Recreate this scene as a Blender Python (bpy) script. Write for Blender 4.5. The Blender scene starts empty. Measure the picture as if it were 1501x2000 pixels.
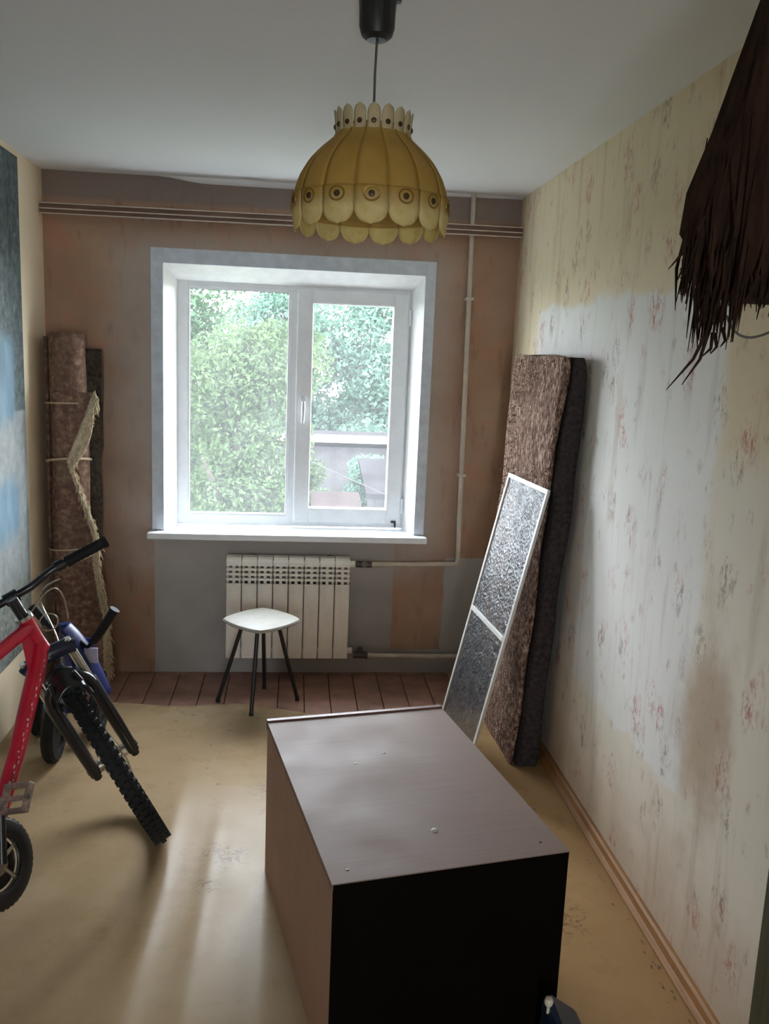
import bpy, bmesh, math, random
import numpy as np
from mathutils import Vector, Matrix

# ------------------------------------------------------------------ scene, camera, light
scene = bpy.context.scene
COL = scene.collection
random.seed(7)
rng = np.random.default_rng(7)

cam_data = bpy.data.cameras.new('camera')
cam_data.sensor_fit = 'HORIZONTAL'
cam_data.sensor_width = 36.0
cam_data.lens = 1689.73 / 1501.0 * 36.0
cam_data.clip_start = 0.02
cam_data.clip_end = 500
cam = bpy.data.objects.new('camera', cam_data)
COL.objects.link(cam)
cam.matrix_world = Matrix(((0.99426163, -0.02239022, -0.10460633, 1.22652),
                           (-0.09894554, 0.17922736, -0.97881936, 0.0),
                           (0.04066430, 0.98355286, 0.17598347, 1.69227),
                           (0, 0, 0, 1)))
scene.camera = cam

scene.view_settings.view_transform = 'Standard'
scene.view_settings.look = 'None'
scene.view_settings.gamma = 1.0
scene.view_settings.use_curve_mapping = False
scene.view_settings.exposure = 0.0
scene.cycles.max_bounces = 8
scene.cycles.diffuse_bounces = 5
scene.cycles.transparent_max_bounces = 10
scene.cycles.caustics_reflective = False
scene.cycles.caustics_refractive = False

SKY_STRENGTH = 32.0
SUN_STRENGTH = 3.0
world = bpy.data.worlds.new('overcast_sky')
scene.world = world
world.use_nodes = True
wn, wl = world.node_tree.nodes, world.node_tree.links
wn.clear()
w_out = wn.new('ShaderNodeOutputWorld')
w_bg = wn.new('ShaderNodeBackground')
w_bg.inputs['Color'].default_value = (0.89, 0.91, 1.0, 1)
w_bg.inputs['Strength'].default_value = SKY_STRENGTH
wl.new(w_bg.outputs[0], w_out.inputs[0])

sun_d = bpy.data.lights.new('hazy_sun', 'SUN')
sun_d.energy = SUN_STRENGTH
sun_d.angle = math.radians(6)
sun_d.color = (1.0, 0.95, 0.86)
sun = bpy.data.objects.new('hazy_sun', sun_d)
COL.objects.link(sun)
sun.rotation_euler = (math.radians(38), 0, math.radians(-25))   # shines from behind the house onto the trees

D, W, H = 4.4735, 2.3375, 2.505
Y0 = -0.40
WX0, WX1, WZ0, WZ1 = 0.565, 1.864, 0.735, 2.103        # window opening in the wall face

port_d = bpy.data.lights.new('window_portal', 'AREA')   # guides sampling of the sky only, adds no light
port_d.shape = 'RECTANGLE'
port_d.size = 1.30
port_d.size_y = 1.36
port_d.cycles.is_portal = True
port = bpy.data.objects.new('window_portal', port_d)
COL.objects.link(port)
port.location = ((WX0 + WX1) / 2, D + 0.43, (WZ0 + WZ1) / 2)
port.rotation_euler = (math.radians(-90), 0, 0)
port2_d = port_d.copy()
port2_d.size, port2_d.size_y = 0.44, 2.1
port2 = bpy.data.objects.new('fill_window_portal', port2_d)  # samples the sky through the added fill opening
COL.objects.link(port2)
port2.location = (1.25, -2.93, 1.08)
port2.rotation_euler = (math.radians(90), 0, 0)

# ------------------------------------------------------------------ helpers: meshes
class MB:
    def __init__(s):
        s.v, s.f = [], []
    def add(s, verts, faces):
        o = len(s.v)
        s.v += [tuple(p) for p in verts]
        s.f += [tuple(i + o for i in f) for f in faces]
        return s
    def box(s, x0, x1, y0, y1, z0, z1, bev=0.0):
        if bev <= 0:
            vs = [(x0, y0, z0), (x1, y0, z0), (x1, y1, z0), (x0, y1, z0), (x0, y0, z1), (x1, y0, z1), (x1, y1, z1), (x0, y1, z1)]
            return s.add(vs, [(0, 3, 2, 1), (4, 5, 6, 7), (0, 1, 5, 4), (1, 2, 6, 5), (2, 3, 7, 6), (3, 0, 4, 7)])
        bm = bmesh.new()
        bmesh.ops.create_cube(bm, size=1)
        for v in bm.verts:
            v.co = Vector(((x0 + x1) / 2 + v.co.x * (x1 - x0), (y0 + y1) / 2 + v.co.y * (y1 - y0), (z0 + z1) / 2 + v.co.z * (z1 - z0)))
        bmesh.ops.bevel(bm, geom=bm.edges[:], offset=bev, segments=2, affect='EDGES', profile=0.5)
        bm.verts.index_update()
        s.add([v.co[:] for v in bm.verts], [[v.index for v in f.verts] for f in bm.faces])
        bm.free()
        return s
    def prism(s, poly, axis, a, b):
        """poly: list of 2-D points in the two other axes (in xyz order), extruded along axis from a to b"""
        n = len(poly)
        def mk(p, t):
            return {'x': (t, p[0], p[1]), 'y': (p[0], t, p[1]), 'z': (p[0], p[1], t)}[axis]
        vs = [mk(p, a) for p in poly] + [mk(p, b) for p in poly]
        fs = [(i, (i + 1) % n, n + (i + 1) % n, n + i) for i in range(n)]
        fs += [tuple(range(n - 1, -1, -1)), tuple(range(n, 2 * n))]
        return s.add(vs, fs)
    def tube(s, pts, r, seg=10, cap=True, closed=False):
        pts = [Vector(p) for p in pts]
        n = len(pts)
        rs = r if isinstance(r, (list, tuple)) else [r] * n
        rings, nrm = [], None
        for i, p in enumerate(pts):
            if closed:
                t = pts[(i + 1) % n] - pts[i - 1]
            else:
                t = pts[min(i + 1, n - 1)] - pts[max(i - 1, 0)]
            t = t.normalized() if t.length > 1e-9 else Vector((0, 0, 1))
            if nrm is None:
                nrm = t.orthogonal().normalized()
            nrm = nrm - t * nrm.dot(t)
            nrm = nrm.normalized() if nrm.length > 1e-6 else t.orthogonal().normalized()
            b = t.cross(nrm)
            rings.append([p + (nrm * math.cos(2 * math.pi * k / seg) + b * math.sin(2 * math.pi * k / seg)) * rs[i] for k in range(seg)])
        vs = [q for ring in rings for q in ring]
        fs = []
        m = n if closed else n - 1
        for i in range(m):
            j = (i + 1) % n
            for k in range(seg):
                k2 = (k + 1) % seg
                fs.append((i * seg + k, i * seg + k2, j * seg + k2, j * seg + k))
        if cap and not closed:
            fs.append(tuple(range(seg - 1, -1, -1)))
            fs.append(tuple(range((n - 1) * seg, n * seg)))
        return s.add(vs, fs)
    def lathe(s, prof, seg=32, axis='z', center=(0, 0, 0), closed=False):
        n = len(prof)
        vs = []
        for k in range(seg):
            a = 2 * math.pi * k / seg
            for r, h in prof:
                c, d = r * math.cos(a), r * math.sin(a)
                p = {'z': (c, d, h), 'y': (c, h, d), 'x': (h, c, d)}[axis]
                vs.append((p[0] + center[0], p[1] + center[1], p[2] + center[2]))
        fs = []
        m = n if closed else n - 1
        for k in range(seg):
            k2 = (k + 1) % seg
            for i in range(m):
                j = (i + 1) % n
                fs.append((k * n + i, k2 * n + i, k2 * n + j, k * n + j))
        return s.add(vs, fs)
    def grid(s, nu, nv, fn):
        vs = [fn(i / nu, j / nv) for j in range(nv + 1) for i in range(nu + 1)]
        fs = [(j * (nu + 1) + i, j * (nu + 1) + i + 1, (j + 1) * (nu + 1) + i + 1, (j + 1) * (nu + 1) + i) for j in range(nv) for i in range(nu)]
        return s.add(vs, fs)
    def xform(s, fn, start=0):
        s.v = s.v[:start] + [tuple(fn(Vector(p))) for p in s.v[start:]]
        return s
    def build(s, name, mat, parent=None, smooth=False, angle=40, recalc=True):
        me = bpy.data.meshes.new(name)
        me.from_pydata(s.v, [], s.f)
        if recalc:
            bm = bmesh.new()
            bm.from_mesh(me)
            bmesh.ops.recalc_face_normals(bm, faces=bm.faces[:])
            bm.to_mesh(me)
            bm.free()
        if smooth:
            me.shade_smooth()
            me.set_sharp_from_angle(angle=math.radians(angle))
        me.materials.append(mat)
        ob = bpy.data.objects.new(name, me)
        COL.objects.link(ob)
        if parent:
            ob.parent = parent
        return ob

def tag(o, label=None, cat=None, group=None, kind=None):
    if label: o['label'] = label
    if cat: o['category'] = cat
    if group: o['group'] = group
    if kind: o['kind'] = kind
    return o

def thing(name, loc, label=None, cat=None, rz=0.0, kind=None, group=None):
    e = bpy.data.objects.new(name, None)
    e.empty_display_size = 0.1
    COL.objects.link(e)
    e.location = loc
    e.rotation_euler = (0, 0, rz)
    return tag(e, label, cat, group, kind)

def share(ob, name, parent, loc=(0, 0, 0), rot=(0, 0, 0)):
    c = bpy.data.objects.new(name, ob.data)
    COL.objects.link(c)
    c.parent = parent
    c.location = loc
    c.rotation_euler = rot
    return c

# ------------------------------------------------------------------ helpers: materials
def srgb(r, g, b):
    f = lambda c: (c / 255 / 12.92) if c / 255 <= 0.04045 else ((c / 255 + 0.055) / 1.055) ** 2.4
    return (f(r), f(g), f(b), 1)

class MT:
    """small node-graph builder"""
    def __init__(s, name, rough=0.6, spec=0.5, metal=0.0):
        s.m = bpy.data.materials.new(name)
        s.m.use_nodes = True
        s.n, s.l = s.m.node_tree.nodes, s.m.node_tree.links
        s.n.clear()
        s.out = s.n.new('ShaderNodeOutputMaterial')
        s.p = s.n.new('ShaderNodeBsdfPrincipled')
        s.p.inputs['Roughness'].default_value = rough
        s.p.inputs['Specular IOR Level'].default_value = spec
        s.p.inputs['Metallic'].default_value = metal
        s.l.new(s.p.outputs[0], s.out.inputs[0])
        s._co = None
        s._xyz = None
    def co(s):
        if s._co is None:
            s._co = s.n.new('ShaderNodeTexCoord').outputs['Object']
        return s._co
    def xyz(s):
        if s._xyz is None:
            x = s.n.new('ShaderNodeSeparateXYZ')
            s.l.new(s.co(), x.inputs[0])
            s._xyz = x.outputs
        return s._xyz
    def put(s, sock, val):
        if isinstance(val, (int, float)):
            sock.default_value = val
        elif isinstance(val, (tuple, list)):
            sock.default_value = val
        else:
            s.l.new(val, sock)
    def math(s, op, a, b=0.0, c=0.0, clamp=False):
        n = s.n.new('ShaderNodeMath')
        n.operation = op
        n.use_clamp = clamp
        s.put(n.inputs[0], a); s.put(n.inputs[1], b); s.put(n.inputs[2], c)
        return n.outputs[0]
    def noise(s, scale, detail=3, rough=0.55, stretch=None, distort=0.0):
        n = s.n.new('ShaderNodeTexNoise')
        n.inputs['Scale'].default_value = scale
        n.inputs['Detail'].default_value = detail
        n.inputs['Roughness'].default_value = rough
        n.inputs['Distortion'].default_value = distort
        s.l.new(s.scaled(stretch) if stretch else s.co(), n.inputs['Vector'])
        return n.outputs[0]
    def scaled(s, st, off=(0, 0, 0)):
        mp = s.n.new('ShaderNodeMapping')
        mp.inputs['Scale'].default_value = st
        mp.inputs['Location'].default_value = off
        s.l.new(s.co(), mp.inputs[0])
        return mp.outputs[0]
    def voronoi(s, scale, stretch=None, rnd=1.0, out='Distance', feature='F1'):
        n = s.n.new('ShaderNodeTexVoronoi')
        n.feature = feature
        n.inputs['Scale'].default_value = scale
        n.inputs['Randomness'].default_value = rnd
        s.l.new(s.scaled(stretch) if stretch else s.co(), n.inputs['Vector'])
        return n.outputs[out]
    def ramp(s, val, stops, interp='LINEAR'):
        r = s.n.new('ShaderNodeValToRGB')
        r.color_ramp.interpolation = interp
        el = r.color_ramp.elements
        while len(el) < len(stops):
            el.new(0.5)
        for e, (p, c) in zip(el, stops):
            e.position = p
            e.color = c if isinstance(c, (tuple, list)) else (c, c, c, 1)
        s.put(r.inputs[0], val)
        return r.outputs[0]
    def step(s, val, a, b):
        """smooth 0..1 as val goes from a to b"""
        n = s.n.new('ShaderNodeMapRange')
        n.interpolation_type = 'SMOOTHSTEP'
        s.put(n.inputs['Value'], val)
        n.inputs['From Min'].default_value = a
        n.inputs['From Max'].default_value = b
        return n.outputs[0]
    def between(s, val, a, b, soft):
        return s.math('MULTIPLY', s.step(val, a - soft, a + soft), s.math('SUBTRACT', 1.0, s.step(val, b - soft, b + soft)))
    def mix(s, fac, a, b, mode='MIX'):
        n = s.n.new('ShaderNodeMix')
        n.data_type = 'RGBA'
        n.blend_type = mode
        s.put(n.inputs[0], fac); s.put(n.inputs[6], a); s.put(n.inputs[7], b)
        return n.outputs[2]
    def color(s, c):
        s.put(s.p.inputs['Base Color'], c)
        return s
    def rough(s, c):
        s.put(s.p.inputs['Roughness'], c)
        return s
    def bump(s, h, strength=0.3, dist=0.01):
        b = s.n.new('ShaderNodeBump')
        b.inputs['Strength'].default_value = strength
        b.inputs['Distance'].default_value = dist
        s.put(b.inputs['Height'], h)
        s.l.new(b.outputs[0], s.p.inputs['Normal'])
        return s

def plain(name, c, rough=0.6, spec=0.5, metal=0.0, var=0.12, scale=18, bump=0.0):
    m = MT(name, rough, spec, metal)
    n = m.noise(scale, 4)
    dark = tuple(x * (1 - var * 1.6) for x in c[:3]) + (1,)
    lite = tuple(min(1, x * (1 + var)) for x in c[:3]) + (1,)
    m.color(m.ramp(n, [(0.3, dark), (0.7, lite)]))
    if bump:
        m.bump(m.noise(scale * 6, 3), bump, 0.004)
    return m.m

M = {}
# --- wallpaper of the right wall: cream paper with faded sprigs, paler in a rectangle and lower down
def mat_wall_right():
    m = MT('cream_sprig_wallpaper', 0.8, 0.3)
    x, y, z = m.xyz()
    big = m.noise(1.6, 4)
    fine = m.noise(14, 4, stretch=(1, 1, 0.12))
    tan_paper = m.mix(big, srgb(214, 196, 160), srgb(234, 220, 190))
    pale_paper = m.mix(m.noise(2.5, 3), srgb(222, 220, 214), srgb(238, 236, 231))
    e = m.math('MULTIPLY', m.math('SUBTRACT', m.noise(5, 4), 0.5), 0.16)
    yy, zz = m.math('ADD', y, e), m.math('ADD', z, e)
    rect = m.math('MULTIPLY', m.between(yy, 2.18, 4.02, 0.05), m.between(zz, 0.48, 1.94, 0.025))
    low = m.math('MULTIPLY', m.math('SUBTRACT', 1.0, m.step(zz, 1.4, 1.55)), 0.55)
    base = m.mix(m.math('MAXIMUM', rect, low), tan_paper, pale_paper)
    base = m.mix(m.math('MULTIPLY', m.step(fine, 0.52, 0.78), 0.35), base, srgb(150, 122, 88))
    # sprigs
    d1 = m.math('ADD', m.voronoi(7.5, (0.01, 1.0, 0.62), 0.9), m.math('MULTIPLY', m.math('SUBTRACT', m.noise(30, 3), 0.5), 0.35))
    d2 = m.math('ADD', m.voronoi(15.0, (0.01, 1.0, 0.7), 1.0), m.math('MULTIPLY', m.math('SUBTRACT', m.noise(44, 3), 0.5), 0.4))
    sp1 = m.math('SUBTRACT', 1.0, m.step(d1, 0.14, 0.42))
    sp2 = m.math('MULTIPLY', m.math('SUBTRACT', 1.0, m.step(d2, 0.10, 0.36)), 0.6)
    sp = m.math('MAXIMUM', sp1, sp2)
    det = m.step(m.noise(62, 4, 0.7, stretch=(0.1, 1, 0.5)), 0.44, 0.66)
    hue = m.mix(m.step(m.noise(3.5, 3), 0.42, 0.58), srgb(184, 104, 96), srgb(136, 122, 108))
    base = m.mix(m.math('MULTIPLY', m.math('MULTIPLY', sp, det), 0.85), base, hue)
    # brown damp stains
    dy = m.math('SUBTRACT', y, 2.10); dz = m.math('SUBTRACT', z, 0.74)
    d = m.math('SQRT', m.math('ADD', m.math('MULTIPLY', m.math('MULTIPLY', dy, dy), 22.0), m.math('MULTIPLY', m.math('MULTIPLY', dz, dz), 4.5)))
    d = m.math('ADD', d, m.math('MULTIPLY', m.math('SUBTRACT', m.noise(7, 4), 0.5), 1.1))
    base = m.mix(m.math('MULTIPLY', m.math('SUBTRACT', 1.0, m.step(d, 0.2, 0.95)), 0.6), base, srgb(150, 116, 76))
    foot = m.math('SUBTRACT', 1.0, m.step(m.math('ADD', z, m.math('MULTIPLY', m.noise(6, 4), -0.4)), -0.2, 0.28))
    base = m.mix(m.math('MULTIPLY', foot, 0.5), base, srgb(160, 122, 84))
    streak = m.step(m.noise(26, 4, 0.6, stretch=(0.1, 1, 0.05)), 0.62, 0.72)
    base = m.mix(m.math('MULTIPLY', streak, 0.22), base, srgb(120, 92, 66))
    m.color(base).bump(m.noise(40, 4), 0.15, 0.004)
    return m.m
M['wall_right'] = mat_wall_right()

def mat_wall_back():
    m = MT('peach_brown_wallpaper', 0.85, 0.25)
    x, y, z = m.xyz()
    n = m.noise(3.0, 5)
    base = m.mix(n, srgb(138, 102, 82), srgb(184, 156, 132))
    base = m.mix(m.math('MULTIPLY', m.step(m.noise(9, 4), 0.5, 0.72), 0.45), base, srgb(182, 124, 96))
    base = m.mix(m.math('MULTIPLY', m.step(m.noise(24, 4, stretch=(1, 1, 0.25)), 0.56, 0.72), 0.4), base, srgb(122, 84, 60))
    # whitewashed top band, grey painted lower panels and window glare painted as grey round the opening
    e = m.math('MULTIPLY', m.math('SUBTRACT', m.noise(6, 3), 0.5), 0.03)
    xx, zz = m.math('ADD', x, e), m.math('ADD', z, e)
    grey = m.mix(m.noise(5, 4), srgb(150, 146, 142), srgb(178, 174, 168))
    band = m.step(zz, 2.37, 2.40)
    base = m.mix(m.math('MULTIPLY', band, 0.75), base, srgb(128, 120, 116))
    lower = m.math('MULTIPLY', m.between(x, 0.515, 1.765, 0.003), m.math('SUBTRACT', 1.0, m.step(z, 0.735, 0.74)))
    low2 = m.math('MULTIPLY', m.step(xx, 2.03, 2.045), m.math('SUBTRACT', 1.0, m.step(z, 0.64, 0.65)))
    low3 = m.math('SUBTRACT', 1.0, m.step(zz, 0.125, 0.135))
    low3 = m.math('MULTIPLY', low3, m.step(x, 1.5, 1.51))
    g = m.math('MAXIMUM', m.math('MAXIMUM', lower, low2), low3)
    base = m.mix(g, base, grey)
    glare_halo = m.math('MULTIPLY', m.between(xx, 0.34, 2.0, 0.16), m.between(zz, 0.55, 2.22, 0.12))
    base = m.mix(m.math('MULTIPLY', glare_halo, m.math('ADD', m.math('MULTIPLY', m.step(n, 0.3, 0.6), 0.35), 0.4)), base, srgb(184, 176, 170))
    m.color(base).bump(m.noise(30, 4), 0.2, 0.005)
    return m.m
M['wall_back'] = mat_wall_back()

def mat_wall_left():
    m = MT('tan_wallpaper', 0.85, 0.25)
    n = m.noise(4, 4, stretch=(1, 1, 0.4))
    m.color(m.mix(n, srgb(232, 212, 178), srgb(244, 228, 200))).bump(m.noise(30, 4), 0.15, 0.004)
    return m.m
M['wall_left'] = mat_wall_left()

def mat_ceiling():
    m = MT('whitewash', 0.9, 0.2)
    n = m.noise(1.3, 5)
    c = m.mix(n, srgb(222, 223, 224), srgb(234, 235, 236))
    m.color(c).bump(m.noise(7, 5, 0.6), 0.18, 0.01)
    return m.m
M['ceiling'] = mat_ceiling()

def mat_lino():
    m = MT('worn_tan_linoleum', 0.3, 0.065)
    x, y, z = m.xyz()
    n = m.noise(2.2, 5)
    c = m.mix(n, srgb(152, 127, 95), srgb(178, 155, 122))
    c = m.mix(m.math('MULTIPLY', m.step(m.noise(8, 5, 0.65), 0.5, 0.75), 0.35), c, srgb(138, 110, 78))
    c = m.mix(m.math('MULTIPLY', m.step(m.noise(1.1, 3), 0.5, 0.64), 0.4), c, srgb(168, 154, 130))
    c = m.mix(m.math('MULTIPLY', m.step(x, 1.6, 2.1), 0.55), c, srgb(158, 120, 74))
    # scuffed dirt prints
    for (px, py, r) in ((1.02, 2.72, 0.11), (0.98, 2.55, 0.06), (1.15, 3.2, 0.07), (2.08, 2.35, 0.13)):
        dx = m.math('SUBTRACT', x, px); dy = m.math('SUBTRACT', y, py)
        d = m.math('SQRT', m.math('ADD', m.math('MULTIPLY', dx, dx), m.math('MULTIPLY', dy, dy)))
        k = m.math('MULTIPLY', m.math('SUBTRACT', 1.0, m.step(d, r * 0.3, r)), m.step(m.noise(34, 3, 0.6, distort=1.5), 0.50, 0.58))
        c = m.mix(m.math('MULTIPLY', k, 0.6), c, srgb(92, 70, 56))
    spots = m.math('SUBTRACT', 1.0, m.step(m.voronoi(7.0), 0.03, 0.07))
    c = m.mix(m.math('MULTIPLY', spots, 0.6), c, srgb(80, 60, 44))
    m.color(c)
    m.rough(m.ramp(m.noise(5, 5), [(0.3, 0.24), (0.7, 0.33)]))
    m.bump(m.noise(60, 3), 0.06, 0.003)
    return m.m
M['lino'] = mat_lino()
M['board'] = plain('dark_brown_floor_paint', srgb(150, 112, 96), 0.5, 0.4, var=0.25, scale=9, bump=0.1)
M['subfloor'] = plain('dusty_subfloor', srgb(70, 58, 48), 0.9)

def wood(name, a, b, rough=0.45, st=(6, 0.6, 6)):
    m = MT(name, rough, 0.4)
    n = m.noise(8, 5, 0.6, stretch=st, distort=0.6)
    m.color(m.ramp(n, [(0.3, a), (0.7, b)])).bump(n, 0.08, 0.004)
    return m.m
M['skirting'] = wood('orange_brown_varnished_wood', srgb(138, 96, 54), srgb(168, 124, 78), 0.6)
M['rail'] = wood('brown_cornice', srgb(96, 70, 56), srgb(124, 94, 78), 0.5, (0.6, 6, 6))
M['rail_lip'] = plain('cornice_lip', srgb(198, 186, 170), 0.5)
M['casing_dark'] = wood('dark_olive_wood', srgb(62, 60, 42), srgb(84, 80, 58), 0.6, (6, 6, 0.6))
M['pvc'] = plain('white_pvc', srgb(240, 243, 246), 0.35, 0.5, var=0.03)
M['reveal'] = plain('white_reveal', srgb(248, 248, 248), 0.7, 0.3, var=0.04)
M['plaster'] = plain('grey_plaster_margin', srgb(214, 222, 232), 0.85, 0.3, var=0.08)
M['gasket'] = plain('black_gasket', srgb(40, 42, 44), 0.6)
M['radiator'] = plain('white_enamel', srgb(236, 228, 216), 0.4, 0.4, var=0.05)
M['pipe'] = plain('painted_pipe', srgb(196, 184, 168), 0.45, 0.4, var=0.1)
M['valve'] = plain('dull_metal_valve', srgb(92, 82, 74), 0.5, 0.5, 0.5)

def mat_glass():
    m = MT('dusty_window_glass', 0.0)
    m.n.remove(m.p)
    tr = m.n.new('ShaderNodeBsdfTransparent'); tr.inputs[0].default_value = (0.94, 0.97, 0.96, 1)
    gl = m.n.new('ShaderNodeBsdfGlossy'); gl.inputs['Roughness'].default_value = 0.02
    fr = m.n.new('ShaderNodeFresnel'); fr.inputs[0].default_value = 1.2
    du = m.n.new('ShaderNodeBsdfTranslucent'); du.inputs[0].default_value = (0.9, 0.93, 0.95, 1)
    ge = m.n.new('ShaderNodeNewGeometry')   # the pane's outer faces reflect; its inner faces must not trap the light
    mx = m.n.new('ShaderNodeMixShader'); m.l.new(m.math('MULTIPLY', fr.outputs[0], m.math('SUBTRACT', 1.0, ge.outputs['Backfacing'])), mx.inputs[0]); m.l.new(tr.outputs[0], mx.inputs[1]); m.l.new(gl.outputs[0], mx.inputs[2])
    m2 = m.n.new('ShaderNodeMixShader')
    m.l.new(m.ramp(m.noise(6, 4), [(0.3, 0.012), (0.7, 0.018)]), m2.inputs[0])
    m.l.new(mx.outputs[0], m2.inputs[1]); m.l.new(du.outputs[0], m2.inputs[2])
    m.l.new(m2.outputs[0], m.out.inputs[0])
    return m.m
M['glass'] = mat_glass()

def translucent(name, c1, c2, scale, tfac, rough=0.5, spec=0.3, bump=0.0):
    m = MT(name, rough, spec)
    n = m.noise(scale, 4)
    c = m.ramp(n, [(0.3, c1), (0.7, c2)])
    m.color(c)
    t = m.n.new('ShaderNodeBsdfTranslucent')
    m.l.new(c, t.inputs[0])
    mx = m.n.new('ShaderNodeMixShader')
    mx.inputs[0].default_value = tfac
    m.l.new(m.p.outputs[0], mx.inputs[1]); m.l.new(t.outputs[0], mx.inputs[2])
    m.l.new(mx.outputs[0], m.out.inputs[0])
    if bump:
        m.bump(m.noise(scale * 5, 3), bump, 0.003)
    return m.m
M['shade'] = translucent('amber_shade', srgb(204, 172, 88), srgb(222, 194, 116), 9, 0.5, 0.5, 0.3)
def mat_petal():
    m = MT('amber_to_pale_petal', 0.45, 0.4)
    x, y, z = m.xyz()
    pale = m.ramp(m.noise(60, 4), [(0.3, srgb(236, 218, 152)), (0.7, srgb(248, 238, 188))])
    c = m.mix(m.step(z, 0.038, 0.084), pale, srgb(212, 180, 96))
    m.color(c)
    t = m.n.new('ShaderNodeBsdfTranslucent')
    m.l.new(c, t.inputs[0])
    mx = m.n.new('ShaderNodeMixShader')
    mx.inputs[0].default_value = 0.5
    m.l.new(m.p.outputs[0], mx.inputs[1]); m.l.new(t.outputs[0], mx.inputs[2])
    m.l.new(mx.outputs[0], m.out.inputs[0])
    m.bump(m.noise(300, 3), 0.4, 0.003)
    return m.m
M['shade_petal'] = mat_petal()
M['shade_collar'] = translucent('cream_collar_petal', srgb(196, 180, 140), srgb(216, 204, 166), 30, 0.3)
M['brass'] = plain('dull_brass', srgb(164, 126, 58), 0.35, 0.5, 0.6)
M['dot'] = plain('dark_stud', srgb(66, 48, 26), 0.4)
M['black_plastic'] = plain('black_plastic', srgb(30, 31, 32), 0.45)
M['flex'] = plain('grey_flex', srgb(90, 88, 84), 0.6)

# ------------------------------------------------------------------ room shell
floor = MB().box(-0.3, W + 0.3, -2.90, D + 0.4, -0.30, -0.020).build('floor', M['subfloor'])
tag(floor, 'painted board floor covered with worn tan linoleum', 'floor', kind='structure')
bw = 0.13
nb = int(math.ceil(W / bw))
for i in range(nb):
    x0, x1 = i * bw + 0.002, min(W, (i + 1) * bw) - 0.002
    b = MB().box(x0, x1, 3.55, D, -0.020, -0.002 + random.uniform(-0.0015, 0.0015), 0.002).build('floorboard', M['board'], floor)

def lino_edge(x):
    return 3.97 + 0.05 * math.sin(x * 2.1 + 0.5) + 0.025 * math.sin(x * 7.3) + (-0.07 if 0.95 < x < 1.75 else 0.0) * math.sin((x - 0.95) / 0.8 * math.pi)
def lino_h(x, y):
    near = max(0.0, min(1.0, (3.35 - y) / 0.5))
    def ridge(c, w, a, slope=0.0):
        d = (x - c - slope * (y - 2.4)) / w
        return a * math.exp(-d * d)
    h = ridge(0.985, 0.040, 0.0050, 0.02) + ridge(0.82, 0.035, 0.0050, 0.0) + ridge(1.16, 0.045, 0.0030) + ridge(0.60, 0.06, 0.0022, -0.03)
    h = h * near
    h += 0.0014 * math.sin(y * 3.1 + x * 1.2) + 0.0008 * math.sin(x * 9 + 2 * math.sin(y * 1.3))
    h += 0.010 * math.exp(-((y - lino_edge(x)) / 0.03) ** 2) * (0.4 + 0.6 * math.sin(x * 4.0) ** 2)
    return h
mb = MB()
def lino_fn(u, v):
    x = 0.002 + u * (W - 0.004)
    y = -2.7 + v * (lino_edge(x) + 2.7)
    return (x, y, 0.0005 + lino_h(x, y))
mb.grid(150, 300, lino_fn)
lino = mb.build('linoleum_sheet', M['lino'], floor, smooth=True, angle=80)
sol = lino.modifiers.new('thickness', 'SOLIDIFY'); sol.thickness = 0.0025; sol.offset = -1

tag(MB().box(-0.3, W + 0.3, -2.90, D + 0.4, H, H + 0.25).build('ceiling', M['ceiling']), 'white limewashed ceiling', 'ceiling', kind='structure')
tag(MB().box(-0.25, 0, -2.90, D + 0.4, -0.02, H).build('wall_left', M['wall_left']), 'tan papered left wall', 'wall', kind='structure')
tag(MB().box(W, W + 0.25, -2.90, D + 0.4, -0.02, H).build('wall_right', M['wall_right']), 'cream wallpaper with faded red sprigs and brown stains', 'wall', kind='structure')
mb = MB()
mb.box(0.0, 0.75, Y0 - 0.15, Y0, -0.02, H)
mb.box(1.75, W, Y0 - 0.15, Y0, -0.02, H)
mb.box(0.75, 1.75, Y0 - 0.15, Y0, 2.08, H)
tag(mb.build('wall_front', M['wall_left']), 'papered wall behind the viewer with a doorway added for fill daylight', 'wall', kind='structure')  # unseen doorway added to let fill daylight reach the room
mb = MB()
HY = -2.75
mb.box(-0.25, W + 0.25, HY - 0.15, HY, -0.3, 0.06)
mb.box(-0.25, W + 0.25, HY - 0.15, HY, 2.10, H + 0.25)
mb.box(-0.25, 1.05, HY - 0.15, HY, 0.06, 2.10)
mb.box(1.45, W + 0.25, HY - 0.15, HY, 0.06, 2.10)
tag(mb.build('wall_fill_hall', M['ceiling']), 'added white end wall around the fill window, unseen behind the viewer', 'wall', kind='structure')  # unseen wall added to hold the fill opening
fill_win = thing('fill_window', (1.25, HY - 0.05, 0.06), 'unseen narrow glazed door added behind the viewer to bring in fill daylight', 'window', kind='structure')  # unseen opening added so sky light fills the shaded side
mb = MB()
for (x0, x1, z0, z1) in ((-0.2, -0.17, 0, 2.04), (0.17, 0.2, 0, 2.04), (-0.17, 0.17, 0, 0.04), (-0.17, 0.17, 2.0, 2.04)):
    mb.box(x0, x1, -0.03, 0.03, z0, z1, 0.004)
mb.build('frame', M['pvc'], fill_win)
MB().box(-0.17, 0.17, -0.002, 0.002, 0.04, 2.0).build('pane', M['glass'], fill_win)
mb = MB()
mb.box(-0.25, WX0, D, D + 0.4, -0.3, H + 0.25)
mb.box(WX1, W + 0.25, D, D + 0.4, -0.3, H + 0.25)
mb.box(WX0, WX1, D, D + 0.4, -0.3, WZ0)
mb.box(WX0, WX1, D, D + 0.4, WZ1, H + 0.25)
tag(mb.build('wall_back', M['wall_back']), 'peach brown papered window wall with grey painted lower panels', 'wall', kind='structure')
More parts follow.
